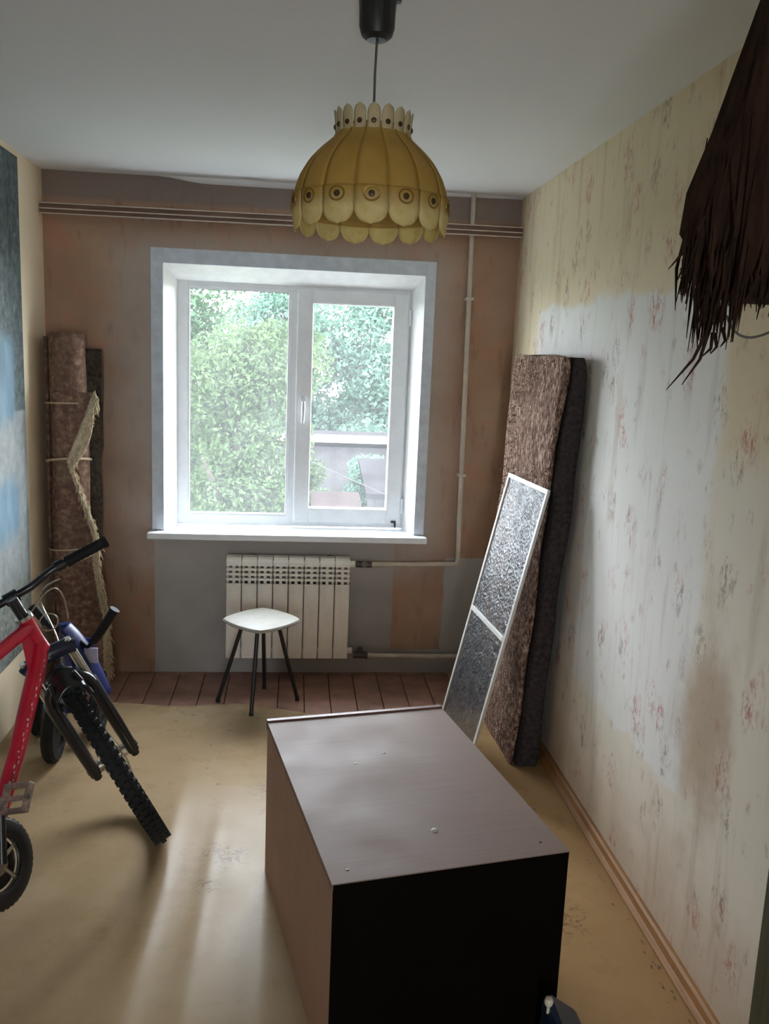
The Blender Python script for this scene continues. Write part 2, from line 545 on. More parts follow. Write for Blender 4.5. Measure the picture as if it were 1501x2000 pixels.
# plaster lip where the ceiling sags towards the window wall
mb = MB()
xs = np.linspace(0.0, W, 48)
def lip(x):
    if x < 0.54: return 2.5045
    if x < 0.78: return 2.5045 - 0.023 * (0.5 - 0.5 * math.cos((x - 0.54) / 0.24 * math.pi))
    if x < 1.25: return 2.4815
    return 2.4815 + 0.018 * (x - 1.25) / (W - 1.25)
vs, fs = [], []
for i, x in enumerate(xs):
    z = lip(x)
    vs += [(x, D - 0.03, H), (x, D - 0.022, z + 0.25 * (H - z)), (x, D - 0.001, z), (x, D, H)]
    if i:
        a, b = (i - 1) * 4, i * 4
        fs += [(a + k, a + (k + 1) % 4, b + (k + 1) % 4, b + k) for k in range(4)]
mb.add(vs, fs)
tag(mb.build('trim_1', M['ceiling'], smooth=True, angle=60), 'uneven white plaster lip between ceiling and window wall', 'trim', kind='structure')
# skirting along the right wall
mb = MB()
mb.prism([(W, 0.0), (W - 0.030, 0.0), (W - 0.030, 0.012), (W - 0.022, 0.022), (W - 0.018, 0.026), (W - 0.017, 0.050), (W - 0.010, 0.057), (W, 0.057)], 'y', 1.70, 4.46)
tag(mb.build('baseboard_right', M['skirting']), 'orange brown wooden skirting along the right wall', 'baseboard', kind='structure')
mb = MB().box(W - 0.022, W, 1.48, 1.692, 0.0, 2.08, 0.004)
tag(mb.build('trim_2', M['casing_dark']), 'dark olive wooden upright board at the right edge', 'trim', kind='structure')

# ------------------------------------------------------------------ window
win = thing('window_1', ((WX0 + WX1) / 2, D, WZ0), 'white double casement window in a deep white reveal', 'window', kind='structure')
wo = Vector(win.location)
def wb(mb, name, mat, parent=None, **k):
    mb.xform(lambda p: p - wo)
    ob = mb.build(name, mat, win if parent is None else parent, **k)
    return ob
FX0, FX1, FZ0, FZ1 = 0.610, 1.818, 0.772, 2.040
FY0, FY1 = D + 0.15, D + 0.21
# splayed reveals
wb(MB().prism([(WX0, D - 0.001), (FX0 + 0.004, FY0), (FX0 + 0.004, D + 0.4), (WX0, D + 0.4)], 'z', WZ0, WZ1), 'reveal_panel', M['reveal'])
wb(MB().prism([(WX1, D - 0.001), (FX1 - 0.004, FY0), (FX1 - 0.004, D + 0.4), (WX1, D + 0.4)], 'z', WZ0, WZ1), 'reveal_panel', M['reveal'])
wb(MB().prism([(D - 0.001, WZ1), (FY0, FZ1 - 0.004), (D + 0.4, FZ1 - 0.004), (D + 0.4, WZ1)], 'x', WX0, WX1), 'reveal_panel', M['reveal'])
# flat plaster margins on the wall face
wb(MB().box(0.505, WX0, D - 0.006, D, 0.77, 2.175, 0.002), 'plaster_margin', M['plaster'])
wb(MB().box(WX1, 1.918, D - 0.006, D, 0.77, 2.175, 0.002), 'plaster_margin', M['plaster'])
wb(MB().box(WX0, WX1, D - 0.006, D, WZ1, 2.175, 0.002), 'plaster_margin', M['plaster'])
# sill
wb(MB().box(0.490, 1.928, D - 0.075, D, 0.733, 0.766, 0.005), 'window_sill', M['pvc'])
wb(MB().box(WX0, WX1, D - 0.004, FY0 + 0.01, 0.735, 0.766), 'window_sill', M['pvc'])
def frame_ring(x0, x1, z0, z1, w, y0, y1, bev=0.006):
    wl_, wr, wb_, wt = w
    mb = MB()
    mb.box(x0, x0 + wl_, y0, y1, z0, z1, bev)
    mb.box(x1 - wr, x1, y0, y1, z0, z1, bev)
    mb.box(x0 + wl_ - 0.005, x1 - wr + 0.005, y0 + 0.0005, y1, z0, z0 + wb_, bev)
    mb.box(x0 + wl_ - 0.005, x1 - wr + 0.005, y0 + 0.0005, y1, z1 - wt, z1, bev)
    return mb
wb(frame_ring(FX0, FX1, FZ0, FZ1, (0.058, 0.030, 0.058, 0.034), FY0, FY1), 'frame', M['pvc'])
wb(MB().box(1.186, 1.232, FY0, FY1, FZ0 + 0.03, FZ1 - 0.03, 0.006), 'mullion', M['pvc'])
# fixed left light: bead, gasket, pane
wb(frame_ring(0.664, 1.190, 0.826, 2.010, (0.012, 0.012, 0.012, 0.012), FY0 + 0.004, FY0 + 0.03, 0.003), 'glazing_bead', M['pvc'])
wb(frame_ring(0.674, 1.180, 0.836, 2.000, (0.004, 0.004, 0.004, 0.004), FY0 + 0.012, FY0 + 0.02, 0), 'gasket', M['gasket'])
wb(MB().box(0.670, 1.185, FY0 + 0.020, FY0 + 0.024, 0.832, 2.004), 'pane', M['glass'])
# opening right sash
sx0, sx1, sz0, sz1 = 1.224, 1.808, 0.795, 2.022
sash = wb(frame_ring(sx0, sx1, sz0, sz1, (0.084, 0.084, 0.082, 0.072), FY0 - 0.016, FY0 + 0.045, 0.008), 'sash', M['pvc'])
wb(frame_ring(1.302, 1.730, 0.871, 1.956, (0.004, 0.004, 0.004, 0.004), FY0 - 0.002, FY0 + 0.014, 0), 'gasket', M['gasket'], sash)
wb(MB().box(1.300, 1.732, FY0 + 0.014, FY0 + 0.018, 0.869, 1.958), 'pane', M['glass'], sash)
mb = MB().box(1.252, 1.280, FY0 - 0.026, FY0 - 0.014, 1.405, 1.475, 0.004)
mb.tube([(1.266, FY0 - 0.024, 1.44), (1.266, FY0 - 0.05, 1.44)], 0.008)
mb.tube([(1.266, FY0 - 0.048, 1.447), (1.266, FY0 - 0.055, 1.42), (1.265, FY0 - 0.052, 1.375), (1.264, FY0 - 0.05, 1.335)], [0.008, 0.010, 0.009, 0.007])
wb(mb, 'handle', M['pvc'], sash, smooth=True)
mb = MB().box(1.755, 1.782, FY0 - 0.030, FY0 - 0.014, 0.806, 0.816, 0.002)
mb.box(1.772, 1.782, FY0 - 0.030, FY0 - 0.014, 0.780, 0.806, 0.002)
wb(mb, 'sash_restrictor', M['gasket'], sash)
for hz in (0.90, 1.90):
    wb(MB().tube([(sx1 + 0.003, FY0 - 0.02, hz - 0.04), (sx1 + 0.003, FY0 - 0.02, hz + 0.04)], 0.008), 'hinge', M['pvc'], sash, smooth=True)
wb(MB().box(0.60, 1.83, D + 0.21, D + 0.52, 0.735, 0.748), 'outer_sill', M['pvc'])

# ------------------------------------------------------------------ curtain cornice
t = thing('curtain_rail', (W / 2, D - 0.02, 2.305), 'long brown curtain cornice with three pale lines across the window wall', 'curtain rail')
def loc(mb, t):
    o = Vector(t.location)
    return mb.xform(lambda p: p - o)
def railz(x): return 2.321 + 0.0115 * (x / W)
n = 24
def bar(za, zb, ya, yb):
    m_ = MB()
    vs, fs = [], []
    for i in range(n + 1):
        x = 0.004 + (W - 0.008) * i / n
        c = railz(x)
        vs += [(x, ya, c + za), (x, yb, c + za), (x, yb, c + zb), (x, ya, c + zb)]
        if i:
            a, b = (i - 1) * 4, i * 4
            fs += [(a + k, a + (k + 1) % 4, b + (k + 1) % 4, b + k) for k in range(4)]
    fs += [(3, 2, 1, 0), (n * 4, n * 4 + 1, n * 4 + 2, n * 4 + 3)]
    return m_.add(vs, fs)
loc(bar(-0.024, 0.024, D - 0.060, D - 0.045), t).build('rail_board', M['rail'], t)
for za in (-0.026, -0.004, 0.0205):
    loc(bar(za, za + 0.005, D - 0.068, D - 0.058), t).build('rail_lip', M['rail_lip'], t)

for x in (0.10, 1.15, 2.24):
    loc(MB().box(x - 0.01, x + 0.01, D - 0.046, D, railz(x) - 0.015, railz(x) + 0.015, 0.002), t).build('rail_bracket', M['rail'], t)
# ------------------------------------------------------------------ heating
t = thing('heating_pipe', (2.105, D - 0.035, 0.60), 'thin pale heating pipe running down the wall right of the window', 'pipe')
pts = [(2.082, D - 0.026, H - 0.001), (2.084, D - 0.026, 2.30), (2.094, D - 0.034, 1.4), (2.103, D - 0.035, 0.70), (2.104, D - 0.035, 0.645), (2.098, D - 0.036, 0.625), (2.08, D - 0.037, 0.620), (1.85, D - 0.055, 0.618), (1.625, D - 0.075, 0.620)]
mb = MB().tube(pts, 0.0135, 10)
loc(mb, t).build('pipe_run', M['pipe'], t, smooth=True)
for z in (2.0, 1.1):
    x = 2.104 - 0.010 * (z - 0.7) / 0.9 if z < 1.4 else 2.088
    loc(MB().box(x - 0.02, x + 0.02, D - 0.05, D - 0.0005, z - 0.008, z + 0.008, 0.002), t).build('pipe_clip', M['pipe'], t)
mb = MB().tube([(1.56, D - 0.08, 0.622), (1.64, D - 0.078, 0.62)], 0.017, 10)
mb.tube([(1.60, D - 0.08, 0.622), (1.60, D - 0.11, 0.628)], 0.016, 10)
loc(mb, t).build('valve', M['valve'], t, smooth=True)
t = thing('heating_pipe', (1.9, D - 0.07, 0.10), 'horizontal pale heating pipe near the floor right of the radiator', 'pipe')
mb = MB().tube([(1.56, D - 0.085, 0.128), (1.70, D - 0.08, 0.120), (W - 0.001, D - 0.06, 0.112)], 0.0135, 10)
loc(mb, t).build('pipe_run', M['pipe'], t, smooth=True)
mb = MB().tube([(1.56, D - 0.085, 0.128), (1.635, D - 0.083, 0.124)], 0.018, 10)
mb.tube([(1.595, D - 0.085, 0.126), (1.595, D - 0.085, 0.168)], 0.014, 10)
loc(mb, t).build('valve', M['valve'], t, smooth=True)

RX0, RZ0, RZ1, RY = 0.893, 0.122, 0.655, D - 0.13
rad = thing('radiator', (RX0 + 0.32, D - 0.085, RZ0), 'white aluminium sectional radiator under the window', 'radiator')
ro = Vector(rad.location)
pitch = 0.0795
first = None
for i in range(8):
    if first is None:
        mb = MB()
        w = pitch - 0.0045
        # front plate with two short dark slots left open at its right edge
        mb.box(0, w, 0, 0.010, 0, 0.400, 0.003)
        mb.box(0.004, w - 0.004, -0.003, 0.002, 0.0, 0.395, 0.002)
        for k, z in enumerate((0.415, 0.441, 0.467)):                  # louvres below the curved top
            mb.box(0, w, 0.000, 0.012, z, z + 0.014, 0.002)
        mb.prism([(0.0, 0.493), (0.002, 0.512), (0.012, 0.526), (0.03, 0.533), (0.085, 0.533), (0.085, 0.522), (0.03, 0.522), (0.014, 0.508), (0.010, 0.493)], 'x', 0.0, w)
        mb.box(0.030, 0.045, 0.010, 0.085, 0.0, 0.52)                    # water column
        mb.box(0.004, 0.012, 0.012, 0.08, 0.0, 0.50)
        mb.box(w - 0.012, w - 0.004, 0.012, 0.08, 0.0, 0.50)
        first = mb.build('radiator_section', M['radiator'], rad)
        first.location = (RX0 - ro.x, RY - ro.y, 0)
    else:
        share(first, 'radiator_section', rad, (RX0 + i * pitch - ro.x, RY - ro.y, 0))
for hz in (0.622, 0.150):
    MB().tube([(RX0 + 0.006, D - 0.082, hz), (RX0 + 8 * pitch + 0.022, D - 0.082, hz)], 0.017, 10).xform(lambda p: p - ro).build('header_pipe', M['radiator'], rad, smooth=True)
for bx in (RX0 + 0.12, RX0 + 0.52):
    MB().box(bx, bx + 0.02, D - 0.07, D, 0.60, 0.65).xform(lambda p: p - ro).build('wall_bracket', M['valve'], rad)

# ------------------------------------------------------------------ pendant lamp
LX, LY = 1.385, 2.05
lamp = thing('pendant_lamp', (LX, LY, 1.957), 'amber dome pendant lamp with scalloped petals hanging from the ceiling', 'lamp')
lz = 1.955
def lm(mb, name, mat, parent=None, **k):
    return mb.build(name, mat, lamp if parent is None else parent, **k)
cz = H - lz
prof = [(0.0, cz), (0.043, cz), (0.043, cz - 0.03), (0.040, cz - 0.07), (0.039, cz - 0.105), (0.034, cz - 0.122), (0.022, cz - 0.131), (0.006, cz - 0.133), (0.0, cz - 0.133)]
cap = lm(MB().lathe(prof, 14), 'ceiling_cup', M['black_plastic'], smooth=True, angle=25)
mb = MB().box(0.036, 0.052, -0.012, 0.012, cz - 0.05, cz - 0.005, 0.003)
lm(mb, 'cup_clip', M['black_plastic'], cap)
lm(MB().tube([(0.001, 0, cz - 0.13), (-0.001, 0, cz - 0.2), (0.0, 0, 0.24)], 0.0028, 8), 'flex', M['flex'], smooth=True)
# dome of 16 gores, each a part
NP = 15
def dome_r(z):       # z: 0.055 (rim) .. 0.235 (neck)
    pts = [(0.048, 0.1720), (0.075, 0.1735), (0.10, 0.1705), (0.13, 0.160), (0.16, 0.142), (0.185, 0.119), (0.205, 0.096), (0.218, 0.082), (0.235, 0.079)]
    for (a, ra), (b, rb) in zip(pts, pts[1:]):
        if z <= b:
            return ra + (rb - ra) * (z - a) / (b - a)
    return pts[-1][1]
mb = MB()
n1, n2 = 6, 16
def gore(u, v):
    a = (u - 0.5) * 2 * math.pi / NP
    z = 0.048 + v * (0.235 - 0.048)
    r = dome_r(z) + 0.0012 * math.cos((u - 0.5) * math.pi) * min(1, 3 * (1 - v))
    return (r * math.cos(a), r * math.sin(a), z)
mb.grid(n1, n2, gore)
g0 = lm(mb, 'shade_panel', M['shade'], smooth=True, angle=80)
sm = g0.modifiers.new('thickness', 'SOLIDIFY'); sm.thickness = 0.002
ph0 = -math.pi / 2 - 0.07
g0.rotation_euler = (0, 0, ph0)
# seam cord between the gores
mb = MB()
mb.tube([(dome_r(z) + 0.0006, 0, z) for z in np.linspace(0.05, 0.23, 12)], 0.0009, 5)
seam0 = lm(mb, 'seam_cord', M['shade_petal'], smooth=True)
seam0.rotation_euler = (0, 0, ph0 + math.pi / NP)
for i in range(1, NP):
    a = 2 * math.pi * i / NP
    g = share(g0, 'shade_panel', lamp, rot=(0, 0, ph0 + a))
    s2 = g.modifiers.new('thickness', 'SOLIDIFY'); s2.thickness = 0.002
    share(seam0, 'seam_cord', lamp, rot=(0, 0, ph0 + math.pi / NP + a))
# hanging petals round the rim
NQ = NP
def petal(u, v):
    # u across, v from top (0) to rounded tip (1)
    z = 0.086 - v * 0.078
    half = (2 * math.pi / NQ) * 0.5 * 0.985
    k = 1.0 if v < 0.60 else math.sqrt(max(0.0, 1 - ((v - 0.60) / 0.40) ** 2))
    a = (u - 0.5) * 2 * half * max(k, 0.02)
    r = 0.1752 + 0.0035 * math.cos((u - 0.5) * math.pi) - 0.010 * max(0, v - 0.5)
    return (r * math.cos(a), r * math.sin(a), z)
p0 = lm(MB().grid(8, 14, petal), 'rim_petal', M['shade_petal'], smooth=True, angle=80)
sm = p0.modifiers.new('thickness', 'SOLIDIFY'); sm.thickness = 0.0018
ps = lm(MB().lathe([(0, 0.005), (0.0055, 0.0035), (0.0070, 0)], 10, 'x', (0.1785, 0, 0.068)), 'stud', M['dot'], p0, smooth=True)
def ring_pts(R1, n0=22):
    out = []
    for k in range(n0):
        a = 2 * math.pi * k / n0
        y = R1 * math.cos(a)
        out.append((math.sqrt(0.1795 ** 2 - y * y), y, 0.068 + R1 * 0.85 * math.sin(a)))
    return out
pr = lm(MB().tube(ring_pts(0.0165), 0.0018, 5, closed=True), 'medallion', M['brass'], p0, smooth=True)
pq0 = ph0
p0.rotation_euler = (0, 0, pq0)
for i in range(1, NQ):
    a = 2 * math.pi * i / NQ
    q = share(p0, 'rim_petal', lamp, rot=(0, 0, pq0 + a))
    s2 = q.modifiers.new('thickness', 'SOLIDIFY'); s2.thickness = 0.0018
    share(ps, 'stud', q)
    share(pr, 'medallion', q)
# collar of upright petals
NC = 17
def cpet(u, v):
    z = 0.214 + v * 0.056
    half = (2 * math.pi / NC) * 0.5 * 0.93
    k = 1.0 if v < 0.6 else math.sqrt(max(0.0, 1 - ((v - 0.6) / 0.4) ** 2))
    a = (u - 0.5) * 2 * half * max(k, 0.02)
    r = 0.081 + 0.006 * v + 0.002 * math.cos((u - 0.5) * math.pi)
    return (r * math.cos(a), r * math.sin(a), z)
c0 = lm(MB().grid(6, 10, cpet), 'collar_petal', M['shade_collar'], smooth=True, angle=80)
sm = c0.modifiers.new('thickness', 'SOLIDIFY'); sm.thickness = 0.0018
cs = lm(MB().lathe([(0, 0.004), (0.0045, 0.003), (0.006, 0)], 10, 'x', (0.085, 0, 0.234)), 'stud', M['dot'], c0, smooth=True)
c0.rotation_euler = (0, 0, ph0)
for i in range(1, NC):
    a = 2 * math.pi * i / NC
    q = share(c0, 'collar_petal', lamp, rot=(0, 0, ph0 + a))
    s2 = q.modifiers.new('thickness', 'SOLIDIFY'); s2.thickness = 0.0018
    share(cs, 'stud', q)
mb = MB().lathe([(0.0, 0.236), (0.03, 0.236), (0.079, 0.226), (0.079, 0.224), (0.03, 0.232), (0.0, 0.232)], 24)
lm(mb, 'shade_carrier', M['shade'], smooth=True)
mb = MB().lathe([(0.0, 0.24), (0.019, 0.236), (0.020, 0.175), (0.016, 0.165), (0.0, 0.165)], 16)
lm(mb, 'lamp_holder', M['black_plastic'], smooth=True)

# ------------------------------------------------------------------ cabinet lying in the middle of the floor
def laminate(name, a, b, st=(40, 1.2, 1.2), spec=0.25):
    m = MT(name, 0.6, spec)
    n = m.noise(3, 4, 0.6, stretch=st)
    c = m.mix(n, a, b)
    m.color(c).bump(n, 0.05, 0.002)
    m.rough(m.ramp(m.noise(6, 4), [(0.3, 0.52), (0.7, 0.66)]))
    return m.m
M['lam_top'] = laminate('greyish_brown_laminate', srgb(128, 106, 96), srgb(146, 124, 114), (1.2, 40, 1.2))
M['lam_side'] = laminate('brown_laminate', srgb(160, 128, 112), srgb(178, 148, 130), (1.2, 1.2, 30))
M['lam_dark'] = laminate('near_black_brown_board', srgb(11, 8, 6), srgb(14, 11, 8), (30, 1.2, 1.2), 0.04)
M['edge_red'] = plain('red_brown_edging', srgb(104, 64, 54), 0.5)
M['crumb'] = plain('grey_plaster_crumb', srgb(150, 138, 122), 0.9, 0.1, var=0.4, scale=40)
M['white_paint'] = plain('white_paint', srgb(225, 222, 215), 0.6)
ca, cL, cW, cH = 0.1944, 0.898, 0.5874, 0.5311
cab = thing('cabinet', (1.33242, 1.75254, 0.0), 'low brown laminate cabinet with near black front standing in the middle of the floor', 'cabinet', ca)
def cb(mb, n_, m_, par=None, **k): return mb.build(n_, m_, par or cab, **k)
th = 0.016
top = cb(MB().box(-0.003, cW + 0.003, -0.003, cL - 0.016, cH - th, cH, 0.0012), 'top_panel', M['lam_top'])
cb(MB().box(-0.003, cW + 0.003, cL - 0.016, cL + 0.002, cH - th - 0.01, cH + 0.005, 0.001), 'edge_strip', M['edge_red'], top)
cb(MB().box(0, th, 0, cL, 0.0, cH - th, 0.0008), 'side_panel', M['lam_side'])
cb(MB().box(cW - th, cW, 0, cL, 0.0, cH - th, 0.0008), 'side_panel', M['lam_side'])
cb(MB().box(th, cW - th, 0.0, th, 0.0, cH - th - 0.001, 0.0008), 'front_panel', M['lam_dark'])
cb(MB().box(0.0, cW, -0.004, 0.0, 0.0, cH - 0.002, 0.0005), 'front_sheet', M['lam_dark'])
cb(MB().box(th, cW - th, cL - 0.006, cL, 0.0, cH - th, 0.0), 'back_panel', M['lam_side'])
cb(MB().box(th, cW - th, th, cL - 0.006, 0.03, 0.03 + th), 'bottom_panel', M['lam_side'])
for (x, y) in ((0.045, 0.045), (cW - 0.05, 0.05), (0.20, 0.55), (0.30, cL - 0.3)):
    cb(MB().lathe([(0.0, 0.0012), (0.0035, 0.0008), (0.0045, 0.0)], 10, 'z', (x, y, cH)), 'screw', M['dot'], top)
cb(MB().lathe([(0.0, 0.004), (0.006, 0.003), (0.009, 0.0)], 12, 'z', (0.30, 0.16, cH)), 'plaster_crumb', M['white_paint'], top, smooth=True)
for (y, z) in ((cL - 0.07, cH - 0.10), (cL - 0.05, 0.06)):
    cb(MB().lathe([(0.0, -0.0012), (0.004, -0.0008), (0.005, 0.0)], 10, 'x', (0.0, y, z)), 'screw', M['dot'])

# ------------------------------------------------------------------ stool
M['stool_seat'] = plain('white_plastic_seat', srgb(160, 157, 148), 0.5, 0.3, var=0.05)
M['stool_leg'] = plain('dark_steel_leg', srgb(38, 40, 42), 0.4, 0.5, 0.3)
st = thing('stool', (1.083, 4.06, 0.0), 'small stool with white rounded seat and four splayed dark legs before the radiator', 'stool')
so = Vector(st.location)
seatc = Vector((1.086, 4.045, 0.428)) - so
NA = 48
prof = [(0.0, 0.012), (0.5, 0.012), (0.85, 0.008), (0.97, 0.002), (1.0, -0.006), (0.97, -0.014), (0.85, -0.017), (0.0, -0.017)]
vs, fs = [], []
for k in range(NA):
    a = 2 * math.pi * k / NA
    e = 2.6
    # rounded diamond with corners left, right, near and far
    r = 0.186 / ((abs(math.cos(a)) ** 1.32 + abs(math.sin(a)) ** 1.32) ** (1 / 1.32))
    for (q, h) in prof:
        vs.append((seatc.x + q * r * math.cos(a), seatc.y + q * r * 1.02 * math.sin(a), seatc.z + h))
npf = len(prof)
for k in range(NA):
    k2 = (k + 1) % NA
    for i in range(npf - 1):
        fs.append((k * npf + i, k2 * npf + i, k2 * npf + i + 1, k * npf + i + 1))
MB().add(vs, fs).build('seat', M['stool_seat'], st, smooth=True)
for fx, fy in ((0.880, 4.064), (1.050, 3.885), (1.266, 4.076), (1.098, 4.228)):
    f0 = Vector((fx, fy, 0.0)) - so
    t0 = Vector((seatc.x, seatc.y, 0.412))
    hub = t0 + (Vector((f0.x, f0.y, 0.412)) - t0) * 0.42
    hub.z = 0.414
    leg = MB().tube([hub, hub.lerp(f0, 0.5), f0 + Vector((0, 0, 0.012))], 0.0095, 10).build('leg', M['stool_leg'], st, smooth=True)
    MB().lathe([(0.0, 0.018), (0.011, 0.018), (0.012, 0.001), (0.0, 0.001)], 12, 'z', tuple(f0)).build('rubber_foot', M['black_plastic'], leg, smooth=True)
mb = MB().box(seatc.x - 0.10, seatc.x + 0.10, seatc.y - 0.012, seatc.y + 0.012, 0.398, 0.412, 0.003)
mb.box(seatc.x - 0.012, seatc.x + 0.012, seatc.y - 0.10, seatc.y + 0.10, 0.398, 0.412, 0.003)
mb.build('underframe', M['stool_leg'], st)

# ------------------------------------------------------------------ folded carpet against the right wall
def mat_carpet():
    m = MT('brown_shaggy_carpet', 0.95, 0.1)
    n = m.noise(85, 4, 0.7, stretch=(1, 1, 0.45))
    v = m.voronoi(120)
    c = m.ramp(n, [(0.36, srgb(84, 60, 50)), (0.5, srgb(140, 110, 96)), (0.63, srgb(206, 180, 160))])
    c = m.mix(m.math('MULTIPLY', m.step(m.noise(5, 3), 0.42, 0.66), 0.4), c, srgb(92, 66, 54))
    m.color(c).bump(m.math('ADD', n, m.math('MULTIPLY', v, 0.4)), 0.9, 0.02)
    return m.m
M['carpet'] = mat_carpet()
M['carpet_shaded'] = plain('shaded_carpet_tone', srgb(64, 58, 58), 0.95, 0.1, var=0.3, scale=60, bump=0.4)  # shade of the near face painted as a darker carpet tone
cp = thing('folded_carpet', (2.25, 3.63, 0.0), 'tall folded brown shaggy carpet leaning against the right wall', 'carpet')
co_ = Vector(cp.location)
def carpet_layer(x_in0, x_in1, x_top0, x_top1, y0, y1, zt, seed):
    """one folded thickness: rounded slab leaning towards the wall, with a lumpy outline"""
    r = random.Random(seed)
    ph = [r.uniform(0, 6.28) for _ in range(6)]
    nz, ncs = 60, 40
    vs, fs = [], []
    for j in range(nz + 1):
        t_ = j / nz
        # rounded top: shrink near the end
        z = zt * min(1.0, t_ * 1.0)
        k = 1.0
        if t_ > 0.955:
            q = (t_ - 0.955) / 0.045
            k = math.sqrt(max(0.0, 1 - q * q * 0.82))
        xa = x_in0 + (x_top0 - x_in0) * t_
        xb = x_in1 + (x_top1 - x_in1) * t_
        ya = y0[0] + (y0[1] - y0[0]) * t_
        yb = y1[0] + (y1[1] - y1[0]) * t_
        cx, cy = (xa + xb) / 2, (ya + yb) / 2
        hx, hy = (xb - xa) / 2 * (0.55 + 0.45 * k), (yb - ya) / 2 * (0.93 + 0.07 * k)
        for i in range(ncs):
            a = 2 * math.pi * i / ncs
            e = 0.28
            sx = math.copysign(abs(math.cos(a)) ** e, math.cos(a))
            sy = math.copysign(abs(math.sin(a)) ** e, math.sin(a))
            w_ = 0.004 * math.sin(9 * t_ + ph[0] + 3 * sy) + 0.003 * math.sin(23 * t_ + ph[1] + sx * 2) + 0.0035 * math.sin(6 * sy + 5 * t_ + ph[2])
            vs.append((min(cx + sx * (hx + w_), W - 0.001), cy + sy * (hy + w_ * 1.5), max(0.0, z + 0.006 * math.sin(5 * sy + ph[3]) * (1 if t_ > 0.8 else 0))))
    for j in range(nz):
        for i in range(ncs):
            i2 = (i + 1) % ncs
            fs.append((j * ncs + i, j * ncs + i2, (j + 1) * ncs + i2, (j + 1) * ncs + i))
    fs.append(tuple(range(ncs - 1, -1, -1)))
    fs.append(tuple(range(nz * ncs, (nz + 1) * ncs)))
    return MB().add(vs, fs)
lay = carpet_layer(2.160, 2.190, 2.226, 2.252, (3.37, 3.225), (4.10, 4.00), 1.725, 3)
loc(lay, cp)
o1 = lay.build('carpet_fold', M['carpet'], cp, smooth=True, angle=70)
lay = carpet_layer(2.190, 2.288, 2.252, 2.334, (3.345, 3.205), (4.10, 4.01), 1.715, 5)
loc(lay, cp)
lay.build('carpet_fold', M['carpet_shaded'], cp, smooth=True, angle=70)  # dark fold carries the painted shade of the camera-facing side
# tufts that roughen the pile on the lit face and outline
mb = MB()
for i in range(5200):
    t_ = random.uniform(0.012, 1.0)
    y = (3.37 + (3.225 - 3.37) * t_) + random.random() * 0.76
    x = 2.160 + (2.226 - 2.160) * t_
    z = 1.71 * t_
    if random.random() < 0.06:
        z, x = 1.718, random.uniform(2.23, 2.26)
        d = Vector((random.uniform(-.4, .2), random.uniform(-.3, .3), 1)).normalized()
    else:
        d = Vector((-1, random.uniform(-.7, .7), random.uniform(-1.4, .5))).normalized()
    p = Vector((x + 0.003, y, z)) - co_
    L_ = random.uniform(0.007, 0.016)
    s_ = Vector((0, random.uniform(-1, 1), random.uniform(-1, 1))).normalized() * 0.0028
    mb.add([p - s_, p + s_, p + d * L_], [(0, 1, 2)])
tag(mb.build('carpet_pile', M['carpet'], cp, recalc=False), kind='stuff')

# ------------------------------------------------------------------ insect screen leaning on the carpet
def mat_screen():
    m = MT('silvery_screen_mesh', 0.38, 0.5, 0.35)
    n = m.noise(26, 4, 0.65, stretch=(1, 1, 1), distort=0.8)
    v = m.voronoi(70)
    g = m.math('ADD', n, m.math('MULTIPLY', v, 0.5))
    m.color(m.ramp(n, [(0.35, srgb(60, 62, 66)), (0.7, srgb(104, 107, 110))]))
    m.bump(g, 0.7, 0.010)
    tr = m.n.new('ShaderNodeBsdfTransparent')
    mx = m.n.new('ShaderNodeMixShader')
    m.l.new(m.ramp(m.noise(12, 3), [(0.35, 0.10), (0.65, 0.38)]), mx.inputs[0])
    m.l.new(m.p.outputs[0], mx.inputs[1]); m.l.new(tr.outputs[0], mx.inputs[2])
    m.l.new(mx.outputs[0], m.out.inputs[0])
    return m.m
M['screen_mesh'] = mat_screen()
M['screen_frame'] = plain('white_screen_frame', srgb(206, 204, 198), 0.4, 0.5, var=0.05)
sc_t = thing('window_screen', (1.925, 3.462, 0.004), 'insect window screen with pale frame and crossbar leaning on the brown carpet', 'window screen')
E0 = Vector((1.91, 3.71, 0)) - Vector((1.945, 3.214, 0)); E0.normalize()
U0 = Vector((0.217, 0.015, 0.976)).normalized()
N0 = E0.cross(U0).normalized()
sc_t.rotation_mode = 'QUATERNION'
sc_t.rotation_quaternion = Matrix((E0, U0, N0)).transposed().to_quaternion()
SW, SL, fw = 0.497, 1.237, 0.020
def sb(mb, n_, m_, **k): return mb.build(n_, m_, sc_t, **k)
sb(MB().box(-SW / 2, -SW / 2 + fw, 0, SL, -0.006, 0.006, 0.002), 'frame_rail', M['screen_frame'])
sb(MB().box(SW / 2 - fw, SW / 2, 0, SL, -0.006, 0.006, 0.002), 'frame_rail', M['screen_frame'])
sb(MB().box(-SW / 2 + fw, SW / 2 - fw, 0, fw, -0.006, 0.006, 0.002), 'frame_rail', M['screen_frame'])
sb(MB().box(-SW / 2 + fw, SW / 2 - fw, SL - fw, SL, -0.006, 0.006, 0.002), 'frame_rail', M['screen_frame'])
sb(MB().box(-SW / 2 + fw, SW / 2 - fw, 0.600, 0.622, -0.007, 0.005, 0.002), 'crossbar', M['screen_frame'])
mb = MB().grid(30, 60, lambda u, v: (-SW / 2 + fw * 0.6 + u * (SW - fw * 1.2), fw * 0.6 + v * (SL - fw * 1.2), 0.0012 * math.sin(17 * u + 5 * v) * math.sin(3.14 * u)))
sb(mb, 'mesh_panel', M['screen_mesh'], smooth=True)

